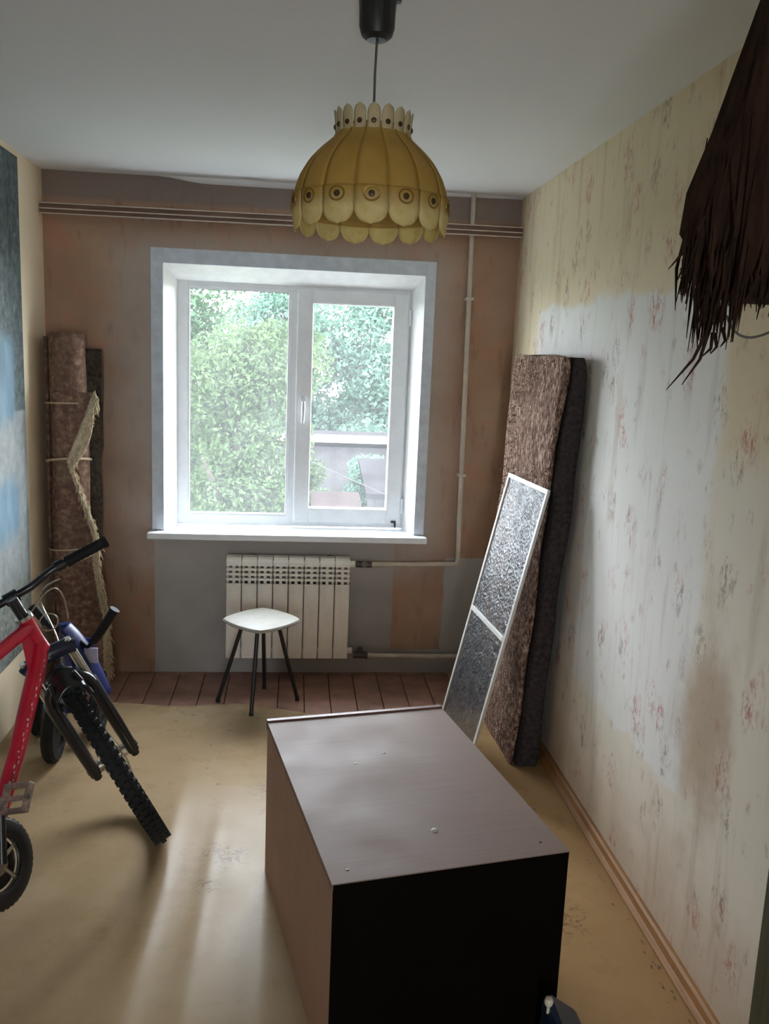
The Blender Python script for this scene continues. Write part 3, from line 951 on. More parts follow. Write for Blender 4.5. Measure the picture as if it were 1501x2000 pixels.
# ------------------------------------------------------------------ rolled carpet in the left corner
def mat_rug():
    m = MT('red_brown_patterned_carpet', 0.95, 0.1)
    n = m.noise(38, 4, 0.65)
    x, y, z = m.xyz()
    c = m.ramp(n, [(0.35, srgb(104, 76, 66)), (0.52, srgb(142, 108, 94)), (0.68, srgb(176, 150, 126))])
    v = m.voronoi(16, (1, 1, 1.4), 0.6)
    c = m.mix(m.math('MULTIPLY', m.step(v, 0.25, 0.4), 0.35), c, srgb(88, 76, 66))
    c = m.mix(m.math('MULTIPLY', m.step(m.noise(3, 3), 0.45, 0.65), 0.35), c, srgb(120, 104, 84))
    m.color(c).bump(n, 0.5, 0.008)
    return m.m
M['rug'] = mat_rug()
M['rug_back'] = plain('dark_rug_back', srgb(74, 66, 58), 0.95, 0.1, var=0.35, scale=50, bump=0.4)
M['fringe'] = plain('cream_wool_fringe', srgb(206, 188, 158), 0.9, 0.1, var=0.2, scale=60)
M['twine'] = plain('pale_twine', srgb(196, 176, 150), 0.9, 0.1)
RGX, RGY, RR, RH = 0.132, 4.335, 0.105, 1.735
rg = thing('rolled_carpet', (RGX, RGY, 0.0), 'rolled red brown carpet with cream fringe standing in the left corner', 'carpet')
# spiral roll body
NS, turns, thk = 150, 3.6, 0.026
def spiral(k):
    a = k / NS * turns * 2 * math.pi
    r = RR - thk * (turns - k / NS * turns)
    return a - 0.7, max(0.012, r)
nz = 34
def roll_pt(k, z, off=0.0):
    a, r = spiral(k)
    w_ = 0.004 * math.sin(2.1 * z + a * 2) + 0.003 * math.sin(6.3 * z + a)
    lean = -0.006 + 0.012 * z / RH
    return Vector((math.cos(a) * (r + w_ + off) - lean * 0.5, math.sin(a) * (r + w_ + off), z))
vs, fs = [], []
for j in range(nz + 1):
    for k in range(NS + 1):
        z = RH * j / nz
        if j == nz:
            z = RH - 0.012 * math.sin(k * 0.09) - 0.010 * (1 - k / NS)
        vs.append(roll_pt(k, z))
for j in range(nz):
    for k in range(NS):
        a = j * (NS + 1) + k
        fs.append((a, a + 1, a + NS + 2, a + NS + 1))
ob = MB().add(vs, fs).build('carpet_roll', M['rug'], rg, smooth=True, angle=80)
sm = ob.modifiers.new('thickness', 'SOLIDIFY'); sm.thickness = 0.013; sm.offset = -1
# inner dark flap that sticks out behind, upper part
def flap(z0, z1, xs0, w_fn, y0, y1):
    def fn(u, v):
        z = z0 + v * (z1 - z0)
        wv = w_fn(z)
        x = xs0 + u * wv
        y = y0 + (y1 - y0) * u + 0.010 * math.sin(u * 3 + z * 4)
        return (x - RGX, y - RGY, z)
    return MB().grid(8, 24, fn)
ob = flap(0.05, 1.675, 0.205, lambda z: 0.078 * (1 if z > 1.2 else 0.8) + 0.004 * math.sin(z * 9), 4.37, 4.385).build('back_flap', M['rug_back'], rg, smooth=True, angle=80)
sm = ob.modifiers.new('thickness', 'SOLIDIFY'); sm.thickness = 0.012
# front flap whose fringed edge wanders down the roll
EDGE = [(1.47, 0.278), (1.30, 0.215), (1.14, 0.158), (1.03, 0.190), (0.90, 0.225), (0.76, 0.262), (0.64, 0.258), (0.50, 0.275), (0.36, 0.300), (0.20, 0.300), (0.0, 0.300)]
def edge_x(z):
    for (a, xa), (b, xb) in zip(EDGE, EDGE[1:]):
        if z >= b:
            return xb + (xa - xb) * (z - b) / (a - b)
    return EDGE[-1][1]
def fflap(u, v):
    z = v * 1.47
    xe = edge_x(z)
    x = 0.10 + u * (xe - 0.10)
    # follows the roll on the left, runs tangentially away on the right
    dx = x - RGX
    yr = RGY - math.sqrt(max(0.0, (RR + 0.010) ** 2 - min(abs(dx), 0.075) ** 2))
    if dx > 0.075:
        yr += (dx - 0.075) * 0.35
    return (x - RGX, yr - RGY + 0.004 * math.sin(z * 11), z)
ob = MB().grid(14, 60, fflap).build('front_flap', M['rug'], rg, smooth=True, angle=80)
sm = ob.modifiers.new('thickness', 'SOLIDIFY'); sm.thickness = 0.010
mb = MB()
for i in range(900):
    z = random.uniform(0.075, 1.47)
    p = Vector(fflap(1.0, z / 1.47)) + Vector((0, -0.004, 0))
    upper = z > 1.14
    L_ = random.uniform(0.03, 0.065)
    d = Vector((random.uniform(0.25, 1.0), random.uniform(-0.5, 0.05), random.uniform(-1.0, -0.1)))
    if upper:
        d = Vector((random.uniform(0.1, 0.8), random.uniform(-0.4, 0.0), random.uniform(-1.0, 0.0)))
    d.normalize()
    q = p + d * L_ * 0.55 + Vector((0, 0, -0.004))
    e = q + Vector((d.x * 0.3 + random.uniform(-.3, .3), d.y, -0.9)).normalized() * L_ * 0.5
    mb.tube([p - d * 0.012, q, e], [0.0026, 0.0024, 0.0014], 4)
tag(mb.build('fringe', M['fringe'], rg), kind='stuff')
# cream selvedge: turned-over corner above the tie
def corner(u, v):
    z = 1.12 + v * 0.35
    xe = edge_x(z)
    wv = 0.055 * math.sin(math.pi * min(1.0, v + 0.12)) + 0.006
    p = Vector(fflap(1.0, z / 1.47))
    return (xe - RGX - wv * 0.15 + u * wv, p.y - 0.012 - 0.008 * u, z - 0.02 * u)
ob = MB().grid(5, 16, corner).build('turned_corner', M['fringe'], rg, smooth=True, angle=80)
sm = ob.modifiers.new('thickness', 'SOLIDIFY'); sm.thickness = 0.006
for zt, dz in ((1.135, 0.022), (1.415, 0.004), (0.70, 0.012)):
    pts = []
    for k in range(40):
        a = 2 * math.pi * k / 40
        rr = RR + 0.013
        x = math.cos(a) * (RR - 0.004)
        pts.append((x, math.sin(a) * (rr + 0.004), zt + dz * math.cos(a + 1.2)))
    MB().tube(pts, 0.0065 if zt > 1.1 and zt < 1.2 else 0.004, 6, closed=True).build('tie_cord', M['twine'], rg, smooth=True)

# ------------------------------------------------------------------ photo mural on the left wall
def mat_mural():
    m = MT('faded_landscape_print', 0.55, 0.4)
    x, y, z = m.xyz()
    e = m.math('MULTIPLY', m.math('SUBTRACT', m.noise(3, 4), 0.5), 0.25)
    zz = m.math('ADD', z, e)
    n = m.noise(22, 5, 0.7)
    trees = m.ramp(n, [(0.35, srgb(44, 54, 58)), (0.55, srgb(84, 98, 98)), (0.7, srgb(120, 132, 128))])
    blue = m.ramp(m.noise(10, 4, stretch=(1, 1, 0.4)), [(0.3, srgb(80, 112, 132)), (0.7, srgb(116, 146, 160))])
    rock = m.ramp(m.noise(14, 5, 0.7), [(0.3, srgb(120, 126, 126)), (0.7, srgb(158, 162, 160))])
    ground = m.ramp(m.noise(30, 5, 0.7), [(0.35, srgb(80, 90, 86)), (0.65, srgb(150, 150, 142))])
    c = m.mix(m.step(zz, 0.55, 0.72), ground, rock)
    c = m.mix(m.math('MULTIPLY', m.between(zz, 0.85, 1.08, 0.06), m.math('SUBTRACT', 1.0, m.step(y, 3.9, 4.05))), c, blue)
    c = m.mix(m.step(z, 1.385, 1.40), c, trees)
    c = m.mix(m.math('MULTIPLY', m.between(zz, 1.36, 1.72, 0.05), m.math('SUBTRACT', 1.0, m.step(m.math('ADD', y, m.math('MULTIPLY', e, 0.4)), 3.92, 3.99))), c, blue)
    c = m.mix(m.math('MULTIPLY', m.step(m.noise(7, 4, stretch=(1, 1, 0.3)), 0.56, 0.66), m.step(z, 1.6, 2.1)), c, srgb(48, 58, 62))
    m.color(c)
    return m.m
mural = MB().box(0.0, 0.003, 1.2, 4.10, 0.30, 2.480).build('wall_mural', mat_mural())
tag(mural, 'faded blue and grey landscape photo mural pasted on the left wall', 'wall mural')

# ------------------------------------------------------------------ red mountain bike leaning on the left wall
M['red'] = plain('red_bike_paint', srgb(196, 28, 56), 0.28, 0.6, var=0.1)
M['tyre'] = plain('black_tyre_rubber', srgb(34, 35, 36), 0.75, 0.3, var=0.2, bump=0.2)
M['fork_black'] = plain('black_fork_enamel', srgb(26, 27, 30), 0.3, 0.6)
M['chrome'] = plain('worn_chrome', srgb(196, 190, 176), 0.25, 0.6, 0.85, var=0.1)
M['pedal'] = plain('worn_pedal_metal', srgb(176, 160, 150), 0.35, 0.6, 0.6, var=0.3, scale=60)
M['crown'] = plain('dark_blue_black_fork_crown', srgb(28, 34, 58), 0.3, 0.6)
M['grip'] = plain('black_grip_rubber', srgb(26, 26, 27), 0.7, 0.3)
M['decal'] = plain('white_decal', srgb(220, 210, 210), 0.4)
GX, GY, PSI, PHI, STEER, BS, HA, FL, BBX, BBZ = 0.751, 2.7972, 1.1533, 0.311, 0.7986, 1.0057, 1.2157, 0.4411, -0.6362, 0.2928
R_ = 0.335
bike = thing('bicycle', (GX, GY, 0.0), 'red mountain bicycle with black suspension fork leaning against the left wall', 'bicycle')
sdir = Vector((-math.cos(HA), 0, math.sin(HA)))
ndir = Vector((math.sin(HA), 0, math.cos(HA)))
F0 = Vector((0, 0, R_))
CN = F0 + sdir * FL - ndir * 0.04
Srot = Matrix.Rotation(STEER, 3, sdir)
def steer(p): return CN + Srot @ (Vector(p) - CN)
# orientation: lean to the left, heading psi; a touch of pitch sets the turned wheel on the floor
Mrot = Matrix.Rotation(PSI, 3, 'Z') @ Matrix.Rotation(-PHI, 3, 'X')
def wheel_low(M3, off):
    best = 9
    for k in range(180):
        a = 2 * math.pi * k / 180
        p = steer(F0 + Vector((R_ * math.cos(a), 0, R_ * math.sin(a))))
        best = min(best, (M3 @ (p * BS)).z + off)
    return best
low = wheel_low(Mrot, 0.0)
pitch_a = math.asin(max(-0.2, min(0.2, (low - 0.004) / 1.06)))
RC = Vector((-1.06, 0, 0))
Mp = Mrot @ Matrix.Rotation(pitch_a, 3, 'Y')
shift = Mrot @ (RC * BS) - Mp @ (RC * BS)
bike.rotation_euler = Mp.to_euler()
bike.scale = (BS, BS, BS)
bike.location = (GX + shift.x, GY + shift.y, shift.z + 0.002)
def bb_(mb, n_, m_, par=None, front=False, **k):
    if front: mb.xform(steer)
    return mb.build(n_, m_, par or bike, **k)

def make_wheel(c, name, front):
    mb = MB()
    prof = [(R_ - 0.052, -0.013), (R_ - 0.040, -0.014), (R_ - 0.036, -0.010), (R_ - 0.036, 0.010), (R_ - 0.040, 0.014), (R_ - 0.052, 0.013), (R_ - 0.058, 0.0)]
    mb.lathe(prof, 48, 'y', tuple(c), closed=True)
    mb.lathe([(0.0, -0.05), (0.022, -0.05), (0.022, -0.035), (0.014, -0.03), (0.014, 0.03), (0.022, 0.035), (0.022, 0.05), (0.0, 0.05)], 16, 'y', tuple(c))
    wh = bb_(mb, name, M['chrome'], None, front, smooth=True)
    mb = MB()
    ty = []
    for k in range(12):
        a = 2 * math.pi * k / 12
        ty.append((R_ - 0.030 + 0.025 * math.cos(a), 0.026 * math.sin(a)))
    mb.lathe(ty, 72, 'y', tuple(c), closed=True)
    # tread knobs, three rows
    for k in range(72):
        for row, (off, dr) in enumerate(((-0.021, -0.008), (0.0, 0.0), (0.021, -0.008))):
            a = 2 * math.pi * (k + (0.5 if row == 1 else 0)) / 72
            rr = R_ - 0.006 + dr
            ca_, sa_ = math.cos(a), math.sin(a)
            v8 = []
            for dr_ in (-0.006, 0.006):
                for dt in (-0.008, 0.008):
                    for dy in (-0.0075, 0.0075):
                        r2 = rr + dr_
                        v8.append((c[0] + r2 * ca_ - dt * sa_, c[1] + off + dy * (1.0 if row == 1 else 1.1), c[2] + r2 * sa_ + dt * ca_))
            mb.add(v8, [(0, 1, 3, 2), (4, 6, 7, 5), (0, 4, 5, 1), (2, 3, 7, 6), (0, 2, 6, 4), (1, 5, 7, 3)])
    bb_(mb, 'tyre', M['tyre'], wh, front)
    for k in range(28):
        a = 2 * math.pi * k / 28
        sd = 1 if k % 2 else -1
        a2 = a + (0.35 if (k // 2) % 2 else -0.35)
        p0_ = (c[0] + 0.02 * math.cos(a2 + 0.4), c[1] + sd * 0.04, c[2] + 0.02 * math.sin(a2 + 0.4))
        p1_ = (c[0] + (R_ - 0.055) * math.cos(a), c[1], c[2] + (R_ - 0.055) * math.sin(a))
        bb_(MB().tube([p0_, p1_], 0.0012, 4), 'spoke', M['chrome'], wh, front)
    return wh
make_wheel(F0, 'front_wheel', True)
RA = Vector((-1.06, 0, R_))
make_wheel(RA, 'rear_wheel', False)
# frame tubes
HB, HT = CN + sdir * 0.03, CN + sdir * 0.155
BB = Vector((BBX, 0, BBZ))
ST = BB + Vector((-0.17, 0, 0.42))
mb = MB()
mb.tube([HB - sdir * 0.008, HB, HB.lerp(HT, 0.5), HT, HT + sdir * 0.008], [0.026, 0.023, 0.021, 0.023, 0.026], 16)
mb.tube([HB + sdir * 0.035, HB + sdir * 0.02 + (BB - HB) * 0.06, HB + (BB - HB) * 0.5, BB], [0.024, 0.027, 0.0245, 0.023], 16)
mb.tube([HT - sdir * 0.025, ST], [0.022, 0.019], 16)
mb.tube([BB, ST + (ST - BB) * 0.08], 0.018, 14)
# gusset between head tube, top tube and down tube
g1, g2, g3 = HB + sdir * 0.02, HB + (BB - HB) * 0.22, HT + (ST - HT) * 0.05
mb.add([g1 + Vector((0, .004, 0)), g2 + Vector((0, .004, 0)), g3 + Vector((0, .004, 0)), g1 - Vector((0, .004, 0)), g2 - Vector((0, .004, 0)), g3 - Vector((0, .004, 0))], [(0, 1, 2), (5, 4, 3), (0, 3, 4, 1), (1, 4, 5, 2), (2, 5, 3, 0)])
for sd in (-1, 1):
    mb.tube([BB + Vector((0, sd * 0.02, 0)), BB + Vector((-0.12, sd * 0.04, 0.005)), RA + Vector((0, sd * 0.065, 0))], 0.010, 10)
    mb.tube([ST + Vector((0, sd * 0.015, -0.02)), ST + Vector((-0.08, sd * 0.045, -0.09)), RA + Vector((0, sd * 0.065, 0))], 0.009, 10)
mb.tube([BB + Vector((0, -0.036, 0)), BB + Vector((0, 0.036, 0))], 0.022, 16)
frame = bb_(mb, 'frame', M['red'], smooth=True, angle=50)
# rows of small white decal marks on the down tube and a lug ring
dt = (BB - HB).normalized()
up = dt.cross(Vector((0, 1, 0))).normalized()
mb = MB()
for k in range(26):
    s_ = 0.05 + k * 0.016 + random.uniform(-.003, .003)
    for side in (-1,):
        ang = 0.5 + 0.22 * (k % 3)
        cpt = HB + sdir * 0.02 + dt * s_ + (Vector((0, side, 0)) * math.cos(ang - 0.55) + up * math.sin(ang - 0.55)) * 0.0268
        du_ = dt * random.uniform(0.002, 0.006)
        dv_ = (Vector((0, side, 0)) * -math.sin(ang - 0.55) + up * math.cos(ang - 0.55)) * random.uniform(0.0015, 0.004)
        mb.add([cpt - du_ - dv_, cpt + du_ - dv_, cpt + du_ + dv_, cpt - du_ + dv_], [(0, 1, 2, 3)])
bb_(mb, 'decal', M['decal'], frame)
mb = MB()
for pz in (HB - sdir * 0.010, HT + sdir * 0.010):
    mb.tube([pz - sdir * 0.006, pz + sdir * 0.006], 0.028, 18)
bb_(mb, 'headset', M['chrome'], smooth=True)
# fork (steered)
def lat(y): return Vector((0, y, 0))
mb = MB()
mb.tube([CN + lat(-0.085) , CN + lat(-0.06) + sdir * 0.012, CN + sdir * 0.02, CN + lat(0.06) + sdir * 0.012, CN + lat(0.085)], [0.022, 0.026, 0.028, 0.026, 0.022], 14)
fork = bb_(mb, 'fork', M['crown'], None, True, smooth=True)
for sd in (-1, 1):
    a0 = CN + lat(sd * 0.070) + sdir * 0.035
    a1 = CN + lat(sd * 0.070) - sdir * 0.16
    a2 = F0 + lat(sd * 0.070) - ndir * 0.02
    bb_(MB().tube([a0, a1], 0.0145, 14), 'stanchion', M['chrome'], fork, True, smooth=True)
    bb_(MB().tube([a1 + sdir * 0.035, a1 + sdir * 0.03, a1.lerp(a2, 0.5), a2 - sdir * 0.01], [0.021, 0.022, 0.021, 0.019], 14), 'lower_leg', M['fork_black'], fork, True, smooth=True)
    mb = MB().tube([a2 + sdir * 0.02, a2 - sdir * 0.028 + ndir * 0.006], 0.014, 10)
    mb.tube([F0 + lat(sd * 0.048), F0 + lat(sd * 0.092)], 0.009, 10)
    bb_(mb, 'dropout', M['fork_black'], fork, True, smooth=True)
    bp = CN + lat(sd * 0.052) - sdir * 0.155 - ndir * 0.045
    mb = MB().tube([bp, bp + sdir * 0.04 - lat(sd * 0.004), bp + sdir * 0.10 - lat(sd * 0.012)], [0.008, 0.008, 0.006], 8)
    mb.tube([bp + sdir * 0.02 - lat(sd * 0.02) - ndir * 0.035, bp + sdir * 0.02 - lat(sd * 0.02) + ndir * 0.03], 0.007, 8)
    bb_(mb, 'brake_arm', M['fork_black'], fork, True, smooth=True)
# brace arch over the tyre
pts = []
for k in range(15):
    a = math.pi * k / 14
    pts.append(CN - sdir * (0.135 - 0.062 * math.sin(a)) + lat(0.070 * math.cos(a)) - ndir * 0.02)
bb_(MB().tube(pts, [0.017] * 15, 10), 'brace_arch', M['fork_black'], fork, True, smooth=True)
# short guard between crown and tyre
mb = MB().grid(10, 8, lambda u, v: CN - sdir * (0.060 + 0.055 * v) - ndir * (0.01 + 0.06 * v) + lat((u - 0.5) * 0.10) + sdir * (0.028 * math.sin(math.pi * u)))
ob = bb_(mb, 'tyre_guard', M['fork_black'], fork, True, smooth=True, angle=80)
sm = ob.modifiers.new('thickness', 'SOLIDIFY'); sm.thickness = 0.004
# stem, bar, grips, levers, cables (steered)
SB = CN + sdir * 0.165
BC = CN + sdir * 0.225 + ndir * 0.045
mb = MB().tube([SB, CN + sdir * 0.235], 0.017, 14)
mb.tube([CN + sdir * 0.215, BC], 0.016, 12)
mb.tube([BC + lat(-0.022), BC + lat(0.022)], 0.021, 12)
bb_(mb, 'stem', M['fork_black'], None, True, smooth=True)
barp = []
for y in np.linspace(-0.315, 0.315, 31):
    ay = abs(y)
    k = max(0.0, min(1.0, (ay - 0.05) / 0.10))
    k = k * k * (3 - 2 * k)
    barp.append(BC + lat(y) + sdir * (0.022 * k) - ndir * (0.02 * k + 0.06 * max(0, ay - 0.15)))
hb = bb_(MB().tube(barp, 0.0125, 12), 'handlebar', M['fork_black'], None, True, smooth=True)
for sd in (-1, 1):
    gp = [p for p in barp if sd * p.y > 0.185]
    gp = sorted(gp, key=lambda p: sd * p.y)
    e = (gp[-1] - gp[-2]).normalized()
    pts, rs = [], []
    m_ = 18
    for i in range(m_):
        f = i / (m_ - 1) * (len(gp) - 1)
        a, b = int(f), min(int(f) + 1, len(gp) - 1)
        pts.append(gp[a].lerp(gp[b], f - a))
        rs.append(0.0185 if i % 2 else 0.0170)
    pts.append(pts[-1] + e * 0.004); rs.append(0.021)
    pts.append(pts[-1] + e * 0.010); rs.append(0.019)
    bb_(MB().tube(pts, rs, 12), 'grip', M['grip'], hb, True, smooth=True, angle=30)
    cl = gp[0] - lat(sd * 0.02)
    mb = MB().tube([cl - lat(sd * 0.015), cl + lat(sd * 0.015)], 0.019, 10)
    bb_(mb, 'lever_clamp', M['fork_black'], hb, True, smooth=True)
    lp = [cl + ndir * 0.02 - sdir * 0.010, cl + ndir * 0.045 - sdir * 0.022 + lat(sd * 0.02), cl + ndir * 0.052 - sdir * 0.03 + lat(sd * 0.06), cl + ndir * 0.050 - sdir * 0.034 + lat(sd * 0.11)]
    bb_(MB().tube(lp, [0.007, 0.007, 0.006, 0.006], 8), 'brake_lever', M['chrome'], hb, True, smooth=True)
# cables: loop in front of the head tube down to the brake
def bez(a, b, c, d, n=18):
    return [a * (1 - t) ** 3 + b * 3 * t * (1 - t) ** 2 + c * 3 * t * t * (1 - t) + d * t ** 3 for t in [i / n for i in range(n + 1)]]
c1 = bez(CN + sdir * 0.20 + lat(-0.15) + ndir * 0.05, CN + sdir * 0.17 + lat(-0.01) + ndir * 0.22, CN + sdir * 0.06 + lat(-0.10) + ndir * 0.13, CN - sdir * 0.05 + lat(-0.02) + ndir * 0.03)
c2 = bez(CN + sdir * 0.16 + lat(-0.03) + ndir * 0.03, CN + sdir * 0.22 + lat(-0.12) + ndir * 0.02, CN + sdir * 0.20 + lat(-0.16) + ndir * 0.05, CN + sdir * 0.07 + lat(-0.11) + ndir * 0.05)
c3 = [CN + sdir * 0.10 + lat(-0.055) + ndir * 0.03 + (lat(math.cos(a)) + sdir * math.sin(a)) * 0.028 for a in np.linspace(0, 2 * math.pi * 0.9, 20)]
for c_, mt in ((c1, 'chrome'), (c2, 'chrome'), (c3, 'chrome')):
    bb_(MB().tube(c_, 0.0026, 6), 'brake_cable', M[mt], None, True, smooth=True)
# cranks, chainring with guard, pedals
mb = MB().lathe([(0.0, -0.052), (0.03, -0.052), (0.034, -0.048), (0.0, -0.044)], 20, 'y', tuple(BB))
for k in range(5):
    a = 2 * math.pi * k / 5 + 0.3
    mb.tube([BB + Vector((0.02 * math.cos(a), -0.047, 0.02 * math.sin(a))), BB + Vector((0.078 * math.cos(a), -0.047, 0.078 * math.sin(a)))], 0.006, 6)
mb.lathe([(0.072, -0.049), (0.086, -0.049), (0.086, -0.045), (0.072, -0.045)], 40, 'y', tuple(BB), closed=True)
ring = bb_(mb, 'chainring', M['chrome'], smooth=True)
mb = MB()
NT = 44
for k in range(NT):
    a0_, a1_ = 2 * math.pi * k / NT, 2 * math.pi * (k + 0.55) / NT
    mb.tube([BB + Vector((0.118 * math.cos(a0_), -0.050, 0.118 * math.sin(a0_))), BB + Vector((0.118 * math.cos(a1_), -0.050, 0.118 * math.sin(a1_)))], 0.0045, 5)
mb.lathe([(0.074, -0.058), (0.082, -0.062), (0.112, -0.060), (0.118, -0.055), (0.118, -0.044), (0.112, -0.040), (0.074, -0.040)], 44, 'y', tuple(BB), closed=True)
bb_(mb, 'chain_guard', M['black_plastic'], ring, smooth=True)
bb_(MB().lathe([(0.0, -0.040), (0.068, -0.040), (0.070, -0.036), (0.0, -0.034)], 32, 'y', tuple(BB)), 'inner_ring', M['fork_black'], ring, smooth=True)
crank_a = math.radians(74)
for sd in (-1, 1):
    ca_ = crank_a if sd < 0 else crank_a + math.pi
    e_ = BB + Vector((0.165 * math.cos(ca_), sd * 0.072, 0.165 * math.sin(ca_)))
    cr = bb_(MB().tube([BB + Vector((0, sd * 0.062, 0)), e_], [0.014, 0.011], 10), 'crank', M['fork_black'], smooth=True)
    pd = e_ + Vector((0, sd * 0.055, 0))
    mb = MB()
    for dx in (-0.034, 0.034):
        mb.box(pd.x + dx - 0.006, pd.x + dx + 0.006, pd.y - 0.045, pd.y + 0.045, pd.z - 0.012, pd.z + 0.012, 0.003)
    for dy in (-0.040, 0.040):
        mb.box(pd.x - 0.034, pd.x + 0.034, pd.y + dy - 0.005, pd.y + dy + 0.005, pd.z - 0.011, pd.z + 0.011, 0.002)
    mb.tube([e_ , pd + Vector((0, sd * 0.045, 0))], 0.008, 8)
    prot = Matrix.Rotation(math.radians(-50), 3, 'Y')
    mb.xform(lambda p: pd + prot @ (p - pd))
    bb_(mb, 'pedal', M['pedal'], cr)
# seat post and saddle
SP = ST + (ST - BB).normalized() * 0.16
post = bb_(MB().tube([ST, SP], 0.0135, 12), 'seat_post', M['chrome'], smooth=True)
def saddle(u, v):
    t_ = u
    x = SP.x - 0.13 + 0.27 * t_
    hw = 0.075 * (1 - t_) ** 1.4 + 0.022
    a = (v - 0.5) * math.pi * 1.15
    return (x, hw * math.sin(a), SP.z + 0.02 + 0.028 * math.cos(a) + 0.012 * (t_ - 0.5) ** 2)
ob = bb_(MB().grid(14, 12, saddle), 'saddle', M['grip'], smooth=True, angle=80)
sm = ob.modifiers.new('thickness', 'SOLIDIFY'); sm.thickness = 0.008

# ------------------------------------------------------------------ blue child's tricycle behind the bicycle
M['blue'] = plain('blue_plastic', srgb(26, 36, 98), 0.4, 0.5, var=0.12)
M['lilac'] = plain('pale_lilac_plastic', srgb(176, 178, 212), 0.5, 0.4)
TX, TY = 0.30, 3.55
tri = thing('tricycle', (TX, TY, 0.0), "small blue child's tricycle behind the red bicycle", 'tricycle')
def tr_(mb, n_, m_, par=None, **k): return mb.build(n_, m_, par or tri, **k)
def small_wheel(c, r, w, ax='x'):
    ty = [(r - 0.045, -w), (r - 0.012, -w), (r, -w * 0.55), (r, w * 0.55), (r - 0.012, w), (r - 0.045, w)]
    wl_ = tr_(MB().lathe(ty, 28, ax, c, closed=True), 'wheel', M['tyre'], smooth=True, angle=30)
    tr_(MB().lathe([(0, -w * 0.7), (r - 0.045, -w * 0.5), (r - 0.04, 0), (r - 0.045, w * 0.5), (0, w * 0.7)], 20, ax, c), 'wheel_disc', M['black_plastic'], wl_, smooth=True)
small_wheel((-0.16, 0.16, 0.105), 0.105, 0.024)
small_wheel((0.09, 0.16, 0.105), 0.105, 0.024)
small_wheel((-0.03, -0.10, 0.125), 0.125, 0.024)
mb = MB()
mb.tube([(-0.16, 0.16, 0.105), (0.09, 0.16, 0.105)], 0.010, 10)
mb.tube([(-0.035, 0.16, 0.105), (-0.03, 0.14, 0.24), (-0.01, 0.08, 0.32), (0.015, -0.01, 0.40)], [0.022, 0.026, 0.026, 0.026], 14)
mb.tube([(0.02, -0.01, 0.34), (0.00, -0.01, 0.56)], 0.024, 14)
tr_(mb, 'frame', M['blue'], smooth=True)
for sd in (-1, 1):
    tr_(MB().tube([(0.018 + sd * 0.01, -0.02, 0.36), (-0.03 + sd * 0.036, -0.07, 0.26), (-0.03 + sd * 0.036, -0.10, 0.125)], 0.010, 10), 'fork_leg', M['blue'], smooth=True)
# curved front shell
ob = tr_(MB().grid(12, 16, lambda u, v: (0.0 + 0.165 * v ** 1.1 + 0.02 * math.sin(math.pi * u), -0.075 + 0.12 * u, 0.545 - 0.30 * v + 0.05 * math.sin(math.pi * v) + 0.02 * math.sin(math.pi * u))), 'front_shell', M['blue'], smooth=True, angle=80)
sm = ob.modifiers.new('thickness', 'SOLIDIFY'); sm.thickness = 0.012
tr_(MB().box(0.085, 0.140, -0.060, -0.048, 0.405, 0.470, 0.004), 'number_plate', M['lilac'])
tbar = tr_(MB().tube([(0.0, 0.0, 0.555), (0.05, -0.03, 0.50), (0.10, -0.05, 0.470), (0.150, -0.05, 0.535), (0.205, -0.05, 0.625)], 0.010, 10), 'handlebar', M['grip'], smooth=True)
tr_(MB().tube([(0.120, -0.05, 0.495), (0.150, -0.05, 0.535), (0.200, -0.05, 0.618), (0.210, -0.05, 0.634)], [0.017, 0.0185, 0.0185, 0.022], 12), 'grip', M['grip'], tbar, smooth=True)
tbar2 = tr_(MB().tube([(0.0, 0.0, 0.555), (-0.04, 0.03, 0.52), (-0.08, 0.05, 0.53), (-0.14, 0.06, 0.60)], 0.010, 10), 'handlebar', M['grip'], smooth=True)
tr_(MB().tube([(-0.09, 0.05, 0.54), (-0.14, 0.06, 0.60), (-0.15, 0.062, 0.61)], [0.017, 0.0185, 0.021], 12), 'grip', M['grip'], tbar2, smooth=True)
mb = MB().box(-0.10, 0.05, 0.10, 0.28, 0.27, 0.295, 0.010)
mb.box(-0.10, 0.05, 0.27, 0.295, 0.28, 0.40, 0.010)
tr_(mb, 'seat', M['blue'])

# ------------------------------------------------------------------ bundle of dried fibres hanging at the upper right
def mat_fibre():
    m = MT('dark_brown_dried_fibre', 0.9, 0.15)
    n = m.noise(12, 4, 0.6, stretch=(5, 5, 0.6))
    m.color(m.ramp(n, [(0.3, srgb(30, 20, 15)), (0.7, srgb(62, 43, 32))])).bump(n, 0.5, 0.01)
    return m.m
M['fibre'] = mat_fibre()
BX, BY, BZ = 2.125, 1.53, H
bun = thing('fibre_bundle', (BX, BY, BZ), 'dark brown bundle of dried fibres with ragged fringe hanging at the upper right', 'fibre bundle')
bo = Vector(bun.location)
